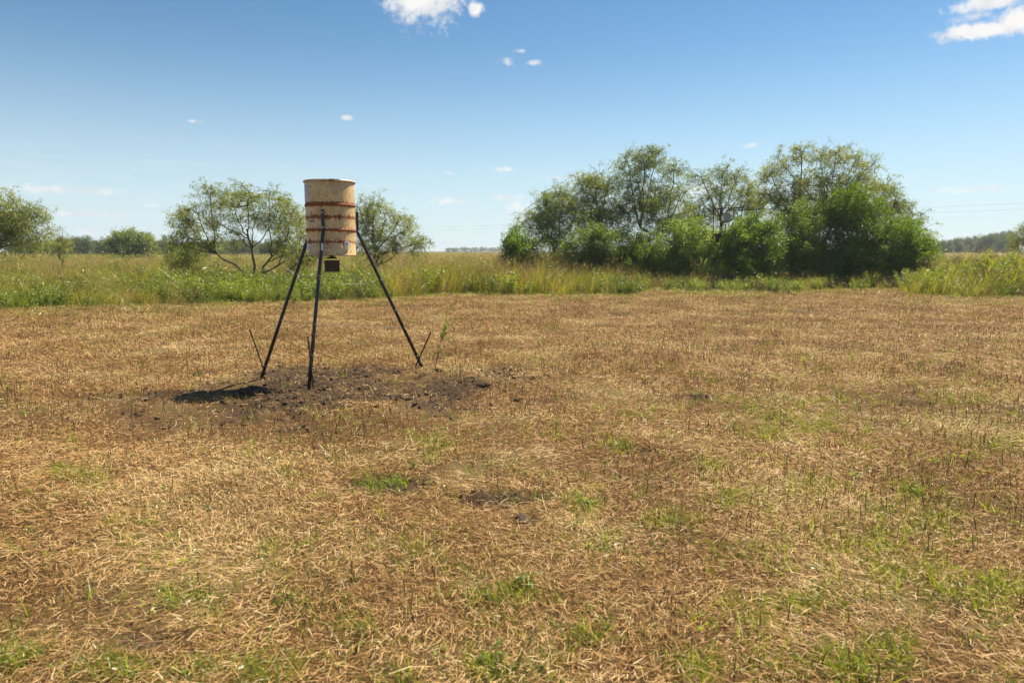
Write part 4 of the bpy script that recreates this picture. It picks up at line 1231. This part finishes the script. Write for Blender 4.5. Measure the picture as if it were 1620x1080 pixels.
def feeder():
    R = 0.2925
    H = 0.88
    c = at(525, 404, 7.98)
    base = G(Vector((c.x, c.y, 0)))
    root = empty('drum_feeder', tuple(base))
    tag(root, 'rusty cream drum game feeder standing on three black pipe legs', 'feeder')
    zb = 1.425 - base.z
    cam_ang = math.atan2(-c.y, -c.x)                        # direction from the drum to the photographer
    lean = Matrix.Rotation(math.radians(0.1), 4, Vector((0, 1, 0)))
    frame = Matrix.Translation((0, 0, zb)) @ lean @ Matrix.Scale(0.945, 4)           # drum space -> feeder space

    def on_drum(o, par=None):
        o.parent = par or root
        o.matrix_local = frame if par is None else Matrix.Identity(4)
        return o
    prof = [(0.0, 0.010), (R - 0.03, 0.010), (R - 0.012, 0.0), (R + 0.001, 0.002), (R + 0.001, 0.010), (R - 0.004, 0.016)]
    for zc in (0.303, 0.600):
        prof += [(R, zc - 0.030), (R + 0.001, zc - 0.016), (R + 0.008, zc - 0.008), (R + 0.0105, zc), (R + 0.008, zc + 0.008), (R + 0.001, zc + 0.016), (R, zc + 0.030)]
    prof += [(R, H - 0.03), (R - 0.002, H - 0.008), (R - 0.002, H)]
    body = on_drum(MB().lathe(prof, 72).build('drum', M['drum'], smooth=True))
    body['label'] = 'cream drum body banded with orange rust'
    lid = [(R + 0.001, H - 0.010), (R + 0.009, H - 0.013), (R + 0.0135, H - 0.006), (R + 0.0135, H + 0.006), (R + 0.010, H + 0.013), (R + 0.003, H + 0.014), (R - 0.008, H + 0.005), (0, H + 0.007)]
    lid_o = on_drum(MB().lathe(lid, 72).build('lid', M['lid'], smooth=True))
    ring = [(R + 0.0145, H - 0.005), (R + 0.017, H - 0.002), (R + 0.017, H + 0.004), (R + 0.0145, H + 0.006)]
    rg = on_drum(MB().lathe(ring, 60).build('locking_ring', M['lid'], smooth=True))
    fa = cam_ang
    cl = MB()
    for a0, a1, r, z0, z1 in ((0.02, 0.20, R + 0.027, -0.012, 0.012), (-0.02, 0.03, R + 0.032, -0.015, 0.008)):
        q = patch(r, fa + a0 - .02, fa + a1 - .02, H + z0, H + z1, 0.006)
        cl.add(np.concatenate(q.v), q.f)
    on_drum(cl.build('clasp', M['clasp']), rg)
    on_drum(patch(R + 0.026, fa + 0.20, fa + 0.36, H - 0.010, H + 0.012, 0.008).build('clasp_lever', M['clasp_lever']), rg)
    ang = lambda px, py: fa + math.asin(max(-1, min(1, (px - 525.3) / 39.2)))
    # stickers (drum space heights run down from the rim)
    def lab(px0, px1, y0, y1, mat, lift, name, par=None):
        hz = lambda y: H * (403.5 - y) / (403.5 - 285.5)
        return on_drum(patch(R, ang(px0, 0), ang(px1, 0), hz(y1), hz(y0), lift, 8).build(name, mat), par)
    s_ = lab(486.1, 492.8, 290, 318, M['paper'], 0.0022, 'faded_sticker')
    s_['label'] = 'faded lavender paper sticker on the left of the drum'
    for (a, b_, y0, y1) in ((545.5, 552.5, 380.2, 393.5), (488.4, 492.0, 387.2, 400.5)):
        wl = lab(a, b_, y0, y1, M['white_label'], 0.002, 'warning_label')
        w_ = b_ - a
        for j, (u0, u1) in enumerate(((.3, .7), (.2, .8), (.15, .85), (.2, .8), (.3, .75))):
            lab(a + w_ * u0, a + w_ * u1, y0 + 1.2 + j * 1.25, y0 + 1.9 + j * 1.25, M['blue_print'], 0.0032, 'print_line', wl)
        # round yellow warning mark
        hz = lambda y: H * (403.5 - y) / (403.5 - 285.5)
        am = ang((a + b_) / 2, 0); zm = hz(y0 + 10.4)
        aw = (ang(b_, 0) - ang(a, 0)) * 0.30
        mb = MB(); vs = [((R + 0.0034) * math.cos(am), (R + 0.0034) * math.sin(am), zm)]
        for k in range(14):
            q = 2 * math.pi * k / 14
            aa = am + aw * math.cos(q); vs.append(((R + 0.0034) * math.cos(aa), (R + 0.0034) * math.sin(aa), zm + 0.0165 * math.sin(q)))
        mb.add(vs, [(0, 1 + k, 1 + (k + 1) % 14) for k in range(14)])
        on_drum(mb.build('warning_mark', M['yellow_print']), wl)
    lab(488, 500, 344.6, 345.3, M['grey_print'], 0.001, 'stencil_line')
    lab(493, 500, 347.4, 350.0, M['grey_print'], 0.001, 'stencil_line')
    # spinner, shaft, control box and its straps under the drum
    e_ = Vector((-math.sin(fa), math.cos(fa), 0)) * 1.0     # image right
    f_ = Vector((math.cos(fa), math.sin(fa), 0))
    rot = Matrix((e_, f_, Vector((0, 0, 1)))).transposed()
    fun = on_drum(MB().lathe([(0.075, 0.012), (0.03, -0.012), (0.028, -0.016), (0, -0.016)], 20).build('funnel', M['rebar'], smooth=True))
    sp = MB().lathe([(0, -0.024), (0.055, -0.026), (0.060, -0.031), (0.056, -0.034), (0, -0.033)], 20)
    for k in range(4):
        sp.box(Vector((0.035 * math.cos(k * 1.57), 0.035 * math.sin(k * 1.57), -0.021)), (0.05, 0.004, 0.010), Matrix.Rotation(k * 1.57, 3, 'Z'))
    on_drum(sp.build('spinner_plate', M['rebar']))
    on_drum(MB().tube([(0, 0, -0.035), (0, 0, -0.066)], 0.005, 8).build('shaft', M['bolt']))
    bx = on_drum(MB().box((0, 0, -0.128), (0.176, 0.15, 0.135), rot).build('control_box', M['box'], bevel=0.004))
    bl = MB().box((0, 0, -0.0575), (0.182, 0.156, 0.007), rot)
    on_drum(bl.build('box_lid', M['box_lid'], bevel=0.002), bx)
    for sgn in (-1, 1):
        mb = MB().box(e_ * sgn * 0.0925 + Vector((0, 0, -0.05)), (0.003, 0.022, 0.110), rot)
        on_drum(mb.build('strap', M['rebar']))
        on_drum(MB().tube([e_ * sgn * 0.0945 + Vector((0, 0, -0.10)), e_ * sgn * 0.103 + Vector((0, 0, -0.10))], 0.007, 6).build('wing_bolt', M['rebar']))
    # legs: an upright foot bolted to the drum, bent outwards at the lower hoop, then a pipe to the ground
    feet = {}
    legs = {}
    for key, az, fpx, fpy in (('front', fa - 0.285, 487, 614), ('right', fa + 1.76, 671, 583), ('left', fa - 2.25, 410, 596)):
        n = Vector((math.cos(az), math.sin(az), 0))
        top = frame @ (n * (R + 0.026) + Vector((0, 0, 0.535)))
        bend = frame @ (n * (R + 0.032) + Vector((0, 0, 0.285)))
        g = G(gp(fpx, fpy)) - base
        g = g - Vector((0, 0, 0.06))
        bd2 = bend.lerp(g, 0.035)
        lg = MB().tube([bend + Vector((0, 0, 0.02)), bend, bd2, bend.lerp(g, 0.5) + Vector((0, 0, .004)), g], [0.0185, 0.0195, 0.020, 0.020, 0.020], 14).build('leg', M['leg'], root, smooth=True)
        tn = Vector((-n.y, n.x, 0))
        rr_ = Matrix((tn, n, Vector((0, 0, 1)))).transposed()
        br = MB().box((top + bend) / 2 + Vector((0, 0, 0.0)), (0.030, 0.028, (top - bend).length + 0.012), lean.to_3x3() @ rr_).build('bracket', M['leg'], lg, bevel=0.004)
        for zz in (0.505, 0.335):
            p = frame @ (n * (R + 0.041) + Vector((0, 0, zz)))
            MB().tube([p - n * 0.004, p + n * 0.008], 0.0075, 8).build('bolt', M['bolt'], lg)
        if key == 'front':
            q0 = bend.lerp(g, 0.075); q1 = bend.lerp(g, 0.118); ax = (g - bend).normalized()
            mb = MB()
            k = 7; vs = []
            side = ax.cross(f_).normalized(); fr = side.cross(ax).normalized()
            if fr.dot(f_) < 0: fr = -fr
            for p in (q0, q1):
                for i in range(k):
                    a = math.radians(-28 + 56 * i / (k - 1)) + 0.25
                    vs.append(p + (fr * math.cos(a) + side * math.sin(a) * (1 if side.dot(e_) > 0 else -1)) * 0.0215)
            mb.add([tuple(v) for v in vs], [(i, i + 1, k + i + 1, k + i) for i in range(k - 1)])
            mb.build('leg_sticker', M['white_label'], lg)
        feet[key] = g; legs[key] = (bend, g)

    def onleg(key, py):
        """point of a leg at the height where the photograph shows the wire"""
        b0, g = legs[key]
        best = min((i / 300 for i in range(301)), key=lambda t: abs(proj(b0.lerp(g, t) + base)[1] - py))
        return b0.lerp(g, best)

    def proj(p):
        v = Vector(p) - Vector((0, 0, CAM_H))
        q = v.copy(); q.rotate(cam.rotation_euler.to_matrix().inverted().to_euler())
        return 810 + FPX * q.x / -q.z, 540 - FPX * q.y / -q.z

    def wire(a, b_, sag, r=0.0022, n=14, barb=True, seed=0):
        rn = random.Random(seed)
        pts = []
        for i in range(n + 1):
            t = i / n
            p = a.lerp(b_, t) - Vector((0, 0, 4 * sag * t * (1 - t))) + Vector((rn.gauss(0, .0025), rn.gauss(0, .0025), rn.gauss(0, .003)))
            pts.append(p)
        mb = MB().tube(pts, r, 5)
        if barb:
            L = (b_ - a).length
            for k in range(1, int(L / 0.12)):
                p = a.lerp(b_, k * 0.12 / L) - Vector((0, 0, 4 * sag * (k * .12 / L) * (1 - k * .12 / L)))
                for s in (-1, 1):
                    d = Vector((rn.gauss(0, 1), rn.gauss(0, 1), rn.gauss(0, 1))).normalized() * 0.012
                    mb.tube([p - d, p + d], 0.0012, 3)
        return mb.build('wire', M['wire'], root)

    def wrap(key, py, turns=3, spread=0.03, seed=0):
        rn = random.Random(seed)
        b0, g = legs[key]; ax = (g - b0).normalized()
        p = onleg(key, py)
        u = ax.cross(Vector((0, 0, 1))).normalized(); v = ax.cross(u)
        pts = []
        for i in range(turns * 9 + 1):
            a = 2 * math.pi * i / 9
            pts.append(p + ax * (i / (turns * 9) - .5) * spread + (u * math.cos(a) + v * math.sin(a)) * (0.0225 + rn.uniform(0, .003)))
        pts.append(pts[-1] + Vector((rn.gauss(0, .03), rn.gauss(0, .03), rn.uniform(-.02, .04))))
        MB().tube(pts, 0.0021, 4).build('wire_wrap', M['wire'], root)
    for k, (key, py) in enumerate((('left', 434), ('front', 436), ('front', 440), ('right', 443), ('left', 506), ('front', 511), ('right', 519), ('front', 561), ('front', 583), ('left', 578), ('right', 566), ('right', 572), ('right', 490))):
        wrap(key, py, 2 + k % 2, 0.02 + 0.012 * (k % 3), k)
    wire(onleg('left', 434), onleg('front', 440), 0.01, seed=1)
    wire(onleg('front', 447), onleg('right', 443), 0.035, seed=2)
    wire(onleg('left', 506), onleg('front', 511), 0.01, seed=3)
    wire(onleg('front', 512), onleg('right', 519), 0.005, seed=4)
    wire(onleg('left', 436), onleg('right', 440), 0.01, seed=5)
    # wire run down the face of the front leg, tying the stake
    pts = []
    for i in range(22):
        p = onleg('front', 512 + i * 3.4)
        pts.append(p + f_ * 0.023 + e_ * 0.014 * math.sin(i * 1.3))
    MB().tube(pts, 0.0022, 4).build('wire', M['wire'], root)

    # rebar stakes driven in beside each leg
    def stake(p_top, Yt, p_bot, Yb, label):
        a = at(p_top[0], p_top[1], Yt); b_ = G(gp(*p_bot)); b_ = b_ + (b_ - a).normalized() * 0.08
        o = b_.copy()
        mb = MB().tube([a - o, (a + b_) / 2 - o + Vector((.002, 0, 0)), b_ - o], 0.0085, 8)
        n = 26
        for i in range(n):
            p = (a - o).lerp(b_ - o, i / n)
            mb.tube([p, p + (b_ - a).normalized() * 0.006], 0.0102, 6)
        ob = mb.build('rebar_stake', M['rebar'])
        ob.location = o
        tag(ob, label, 'stake', 'stakes driven in beside the feeder legs')
    fl = feet['left'] + base; fr = feet['right'] + base; ff = feet['front'] + base
    stake((395, 521), fl.y - 0.02, (421, 594), 0, 'thin dark stake leaning left beside the left feeder leg')
    stake((487, 532), ff.y + 0.02, (496, 613), 0, 'thin rusty stake tied with wire to the front feeder leg')
    stake((681.5, 525), fr.y + 0.06, (656, 585), 0, 'thin dark stake leaning right across the right feeder leg')
    a = onleg('right', 520); b_ = at(676, 538, fr.y + 0.03) - base
    wire(a, b_, 0.01, 0.0018, 8, True, 9)
    a = onleg('left', 508); b_ = at(402, 530, fl.y - .02) - base
    wire(a, b_, 0.01, 0.0014, 8, False, 10)


feeder()


# ------------------------------------------------------------------ the old tripod hunting stand in the thicket
def stand():
    D = 29.7
    s = D / FPX
    c = at(1163, 372, D)
    base = Vector((c.x, c.y, float(gz(c.x, c.y))))
    root = empty('hunting_stand', tuple(base))
    tag(root, 'rusty hunting stand with grey bucket seat standing in the thicket', 'stand')
    zr = at(1163, 331, D).z - base.z; zp = at(1163, 371, D).z - base.z; zs = at(1163, 353, D).z - base.z
    Rr = 36 * s
    x = lambda px: (px - 1163) * s
    ring = [Vector((Rr * math.cos(a), Rr * .8 * math.sin(a), zr)) for a in np.linspace(0, 2 * math.pi, 33)]
    MB().tube(ring, 0.022, 6, cap=False).build('shooting_rail', M['stand'], root)
    for px, yy in ((1131.5, 0.3), (1137.5, -0.35), (1192.5, -0.2), (1180, 0.7)):
        MB().tube([(x(px), yy, zp - 0.1), (x(px), yy, zr)], 0.018, 6).build('post', M['stand'], root)
    pl = [Vector((Rr * .9 * math.cos(a), Rr * .75 * math.sin(a), zp)) for a in np.linspace(0, 2 * math.pi, 33)]
    MB().tube(pl, 0.035, 6, cap=False).build('foot_ring', M['stand'], root)
    for k in range(7):
        MB().box((0, -0.45 + k * 0.15, zp - 0.05), (1.5, 0.11, 0.025)).build('deck_slat', M['stand'], root)
    for a in (0.6, 2.6, 4.6):
        MB().tube([(0.45 * math.cos(a), 0.45 * math.sin(a), zp - 0.05), (1.25 * math.cos(a), 1.25 * math.sin(a), -0.1)], 0.03, 8).build('leg', M['stand'], root)
    # small dark bucket hung at the left of the ring
    MB().lathe([(0, 0), (0.05, 0), (0.11, 0.30), (0.10, 0.30), (0.045, 0.01)], 14).build('bucket', M['stand'], root).location = (x(1132), -0.35, zp - 0.34)
    sx = x(1147)
    MB().tube([(sx, 0, zp - 0.05), (sx, 0, zs - 0.04)], 0.03, 8).build('pedestal', M['stand'], root)
    # moulded seat: a shell swept from the front lip over the pan and up the back, facing left
    path = [(-0.33, 0.03), (-0.29, 0.035), (-0.20, 0.01), (-0.05, -0.01), (0.10, 0.0), (0.18, 0.05), (0.215, 0.16), (0.225, 0.28), (0.22, 0.38), (0.205, 0.435), (0.185, 0.455)]
    vs = []; fs = []; W = 9
    for i, (u, v) in enumerate(path):
        t = i / (len(path) - 1)
        hw = 0.25 * (1 - 0.25 * max(0, t - 0.6) / 0.4) * (0.8 if i in (0, len(path) - 1) else 1)
        for k in range(W):
            q = k / (W - 1) * 2 - 1
            lift = 0.06 * q * q * (1 - max(0, t - .45)) ; pull = -0.16 * q * q * max(0, min(1, (t - 0.4) / 0.3))
            vs.append((u + pull, q * hw, v + lift * (1 if t < .6 else 0.2)))
    for i in range(len(path) - 1):
        for k in range(W - 1):
            fs.append((i * W + k, i * W + k + 1, (i + 1) * W + k + 1, (i + 1) * W + k))
    mb = MB(); mb.add(vs, fs)
    seat = mb.build('seat', M['seat'], root, smooth=True)
    so = seat.modifiers.new('shell', 'SOLIDIFY'); so.thickness = 0.018
    sb = seat.modifiers.new('round', 'SUBSURF'); sb.levels = 1; sb.render_levels = 1
    seat.location = (sx, 0, zs)
    seat.rotation_euler = (0, 0, 0.45)
    seat['label'] = 'grey moulded bucket seat'


M['stand'] = plain('rusted_stand_steel', (0.05, 0.03, 0.022), 0.85, 0.1, 0.4, 12, (0.10, 0.055, 0.035))
M['seat'] = plain('grey_moulded_plastic', (0.34, 0.31, 0.30), 0.5, 0.0, 0.12, 8)
stand()


# ------------------------------------------------------------------ power line far behind
def power_line():
    mat = plain('dark_cable', (0.05, 0.05, 0.055), 0.6, 0, 0.1, 1)
    wood = plain('pole_wood', (0.11, 0.085, 0.065), 0.9, 0, 0.3, 3)
    A = at(525, 397, 330); B = at(2150, 397, 106)
    for k, (h, lb) in enumerate(((11.0, 'upper thin power cable crossing the sky behind the thicket'), (9.9, 'lower thin power cable crossing the sky behind the thicket'))):
        pts = []
        for i in range(41):
            t = i / 40
            p = A.lerp(B, t); p.z = h - 4 * 0.5 * t * (1 - t)
            pts.append(p)
        o = pts[0].copy()
        ob = MB().tube([p - o for p in pts], 0.013, 5).build('power_cable', mat)
        ob.location = o
        tag(ob, lb, 'cable', 'cables of the far power line')
    for P, lb in ((A, 'far wooden power pole hidden behind the drum'), (B, 'wooden power pole beyond the right edge of the picture')):
        root = empty('power_pole', (P.x, P.y, 0))
        MB().tube([(0, 0, -0.3), (0, 0, 11.4)], [0.16, 0.11], 10).build('pole', wood, root)
        MB().box((0, 0, 10.95), (1.6, 0.1, 0.12)).build('crossarm', wood, root)
        tag(root, lb, 'pole', 'poles of the far power line')


power_line()


# ------------------------------------------------------------------ single plants and lumps on the field
def field_details():
    # tall weed beside the right leg
    rn = random.Random(5); nr = np.random.default_rng(5)
    p = G(gp(688, 590))
    root = empty('tall_weed', tuple(p))
    top = at(708, 512, p.y + 0.05) - p
    stem = MB(); lv = []
    main = bez(Vector((0, 0, -.02)), Vector((top.x * 0.2, 0, top.z * 0.55)), top, 8)
    stem.tube(main, [0.006 - 0.0005 * i for i in range(9)], 5)
    pos = []; dr = []
    tips = []
    for k in range(12):
        o = main[rn.randint(1, 5)]
        d = Vector((rn.gauss(0, 1), rn.gauss(0, 1), rn.uniform(0.3, 1.4))).normalized() * rn.uniform(0.08, 0.24)
        stem.tube([o, o + d * .5 + Vector((0, 0, .01)), o + d], [0.003, .0024, .0014], 4)
        tips.append(o + d)
    for i in range(170):
        t = rn.uniform(0.68, 1.0) if rn.random() < 0.85 else rn.uniform(0.3, 0.7)
        q = main[min(int(t * 8), 7)].lerp(main[min(int(t * 8) + 1, 8)], t * 8 - int(t * 8))
        pos.append(tuple(q + Vector((rn.gauss(0, .02), rn.gauss(0, .02), rn.gauss(0, .02))))); dr.append((rn.gauss(0, 1), rn.gauss(0, 1), rn.uniform(0, 1.2)))
    for q in tips:
        for i in range(4):
            pos.append(tuple(q + Vector((rn.gauss(0, .02), rn.gauss(0, .02), rn.gauss(0, .02))))); dr.append((rn.gauss(0, 1), rn.gauss(0, 1), rn.uniform(0, 1)))
    V, F = leaves(np.array(pos), np.array(dr), nr.uniform(.02, .05, len(pos)), nr.uniform(.008, .018, len(pos)), nr)
    stem.build('stem', M['weed_dead'], root)
    me = mesh_np('foliage', V, F, 4, M['weed_green'])
    o = bpy.data.objects.new('foliage', me); COL.objects.link(o); o.parent = root
    tag(root, 'tall lone weed with a green tip beside the right feeder leg', 'weed')
    # single leafy weeds that stand out of the straw
    for px, py, nl, ln, mat, lb in ((775, 1052, 9, 0.085, 'weed_leaf', 'broad-leaved green weed at the bottom centre of the field'), (1352, 752, 10, 0.06, 'grey_weed_leaf', 'pale grey-green weed in the straw at the right'), (925, 798, 11, 0.07, 'weed_leaf', 'round leafy weed right of the small bare hole'),
                                    (1440, 776, 10, 0.06, 'weed_leaf', 'yellow-green weed right of the pale grey-green weed'), (655, 738, 8, 0.055, 'weed_leaf', 'little upright weed above the dark tuft patch'), (452, 948, 8, 0.06, 'weed_leaf', 'single small weed in the lower left straw'), (835, 928, 14, 0.085, 'weed_leaf', 'largest green weed tuft in the lower centre of the field'), (330, 800, 7, 0.05, 'weed_leaf', 'tiny weed alone in the left straw')):
        b = G(gp(px, py))
        root = empty('leafy_weed', tuple(b))
        st = MB(); lf = MB()
        for k in range(nl):
            a = 6.283 * k / nl + rn.uniform(-.3, .3)
            hgt = rn.uniform(0.01, 0.06)
            o = Vector((math.cos(a) * 0.012, math.sin(a) * 0.012, hgt))
            st.tube([(0, 0, -0.01), (o.x * .4, o.y * .4, hgt * .6), tuple(o)], [0.0018, 0.0015, 0.001], 4)
            L = ln * rn.uniform(0.45, 0.95); W = L * rn.uniform(0.20, 0.34); up = rn.uniform(0.1, 0.9)
            h = Vector((math.cos(a), math.sin(a), 0)); sd_ = Vector((-h.y, h.x, 0))
            vs = []
            for i in range(6):
                t = i / 5
                c = o + h * L * t * math.cos(up * 0.6) + Vector((0, 0, L * (up * t - 0.75 * t * t)))
                w_ = W * math.sin(math.pi * min(0.06 + t * 0.94, 1.0)) ** 0.8 * 0.5
                vs += [tuple(c - sd_ * w_ + Vector((0, 0, w_ * .35))), tuple(c), tuple(c + sd_ * w_ + Vector((0, 0, w_ * .35)))]
            lf.add(vs, [(i * 3 + j, i * 3 + j + 1, i * 3 + j + 4, i * 3 + j + 3) for i in range(5) for j in (0, 1)])
        st.build('stem', M[mat], root)
        o_ = lf.build('leaves', M[mat], root, smooth=True); o_['kind'] = 'stuff'
        tag(root, lb, 'weed', 'leafy weeds standing in the straw')
    # larger single clods
    for px, py, r, lb in ((765, 611, 0.055, 'big dark soil clod at the right end of the bare ground'), (818, 638, 0.035, 'small dark soil clod apart from the rest, right of the bare ground'), (316, 592, 0.05, 'dark soil clod left of the left feeder leg, the left one of two'), (332, 590, 0.04, 'dark soil clod left of the left feeder leg, the right one of two'), (695, 590, 0.045, 'dark soil clod just right of the right feeder leg'), (828, 820, 0.05, 'dark soil lump in a small bare hole in the near straw')):
        ob = CLODS[rn.randint(0, 4)].copy()
        ob.name = 'soil_clod'; COL.objects.link(ob)
        ob.location = G(gp(px, py), r * 0.2); ob.scale = (r * 1.3, r, r * 1.1); ob.rotation_euler = (rn.uniform(-.3, .3), rn.uniform(-.3, .3), rn.uniform(0, 6))
        tag(ob, lb, 'clod', 'larger soil clods on the field')


field_details()


# ------------------------------------------------------------------ thin haze in the air over the plain
def haze():
    m, t, out = material('haze_air')
    v = t.n('ShaderNodeVolumePrincipled')
    v.inputs['Color'].default_value = (0.80, 0.90, 1.0, 1)
    v.inputs['Density'].default_value = 0.0004
    v.inputs['Anisotropy'].default_value = 0.2
    t.l(v.outputs[0], out.inputs['Volume'])
    o = MB().box((0, 0, 6.2), (5800, 5800, 15.4)).build('haze', m)
    tag(o, 'thin bluish haze hanging over the far plain', 'haze', kind='stuff')


haze()
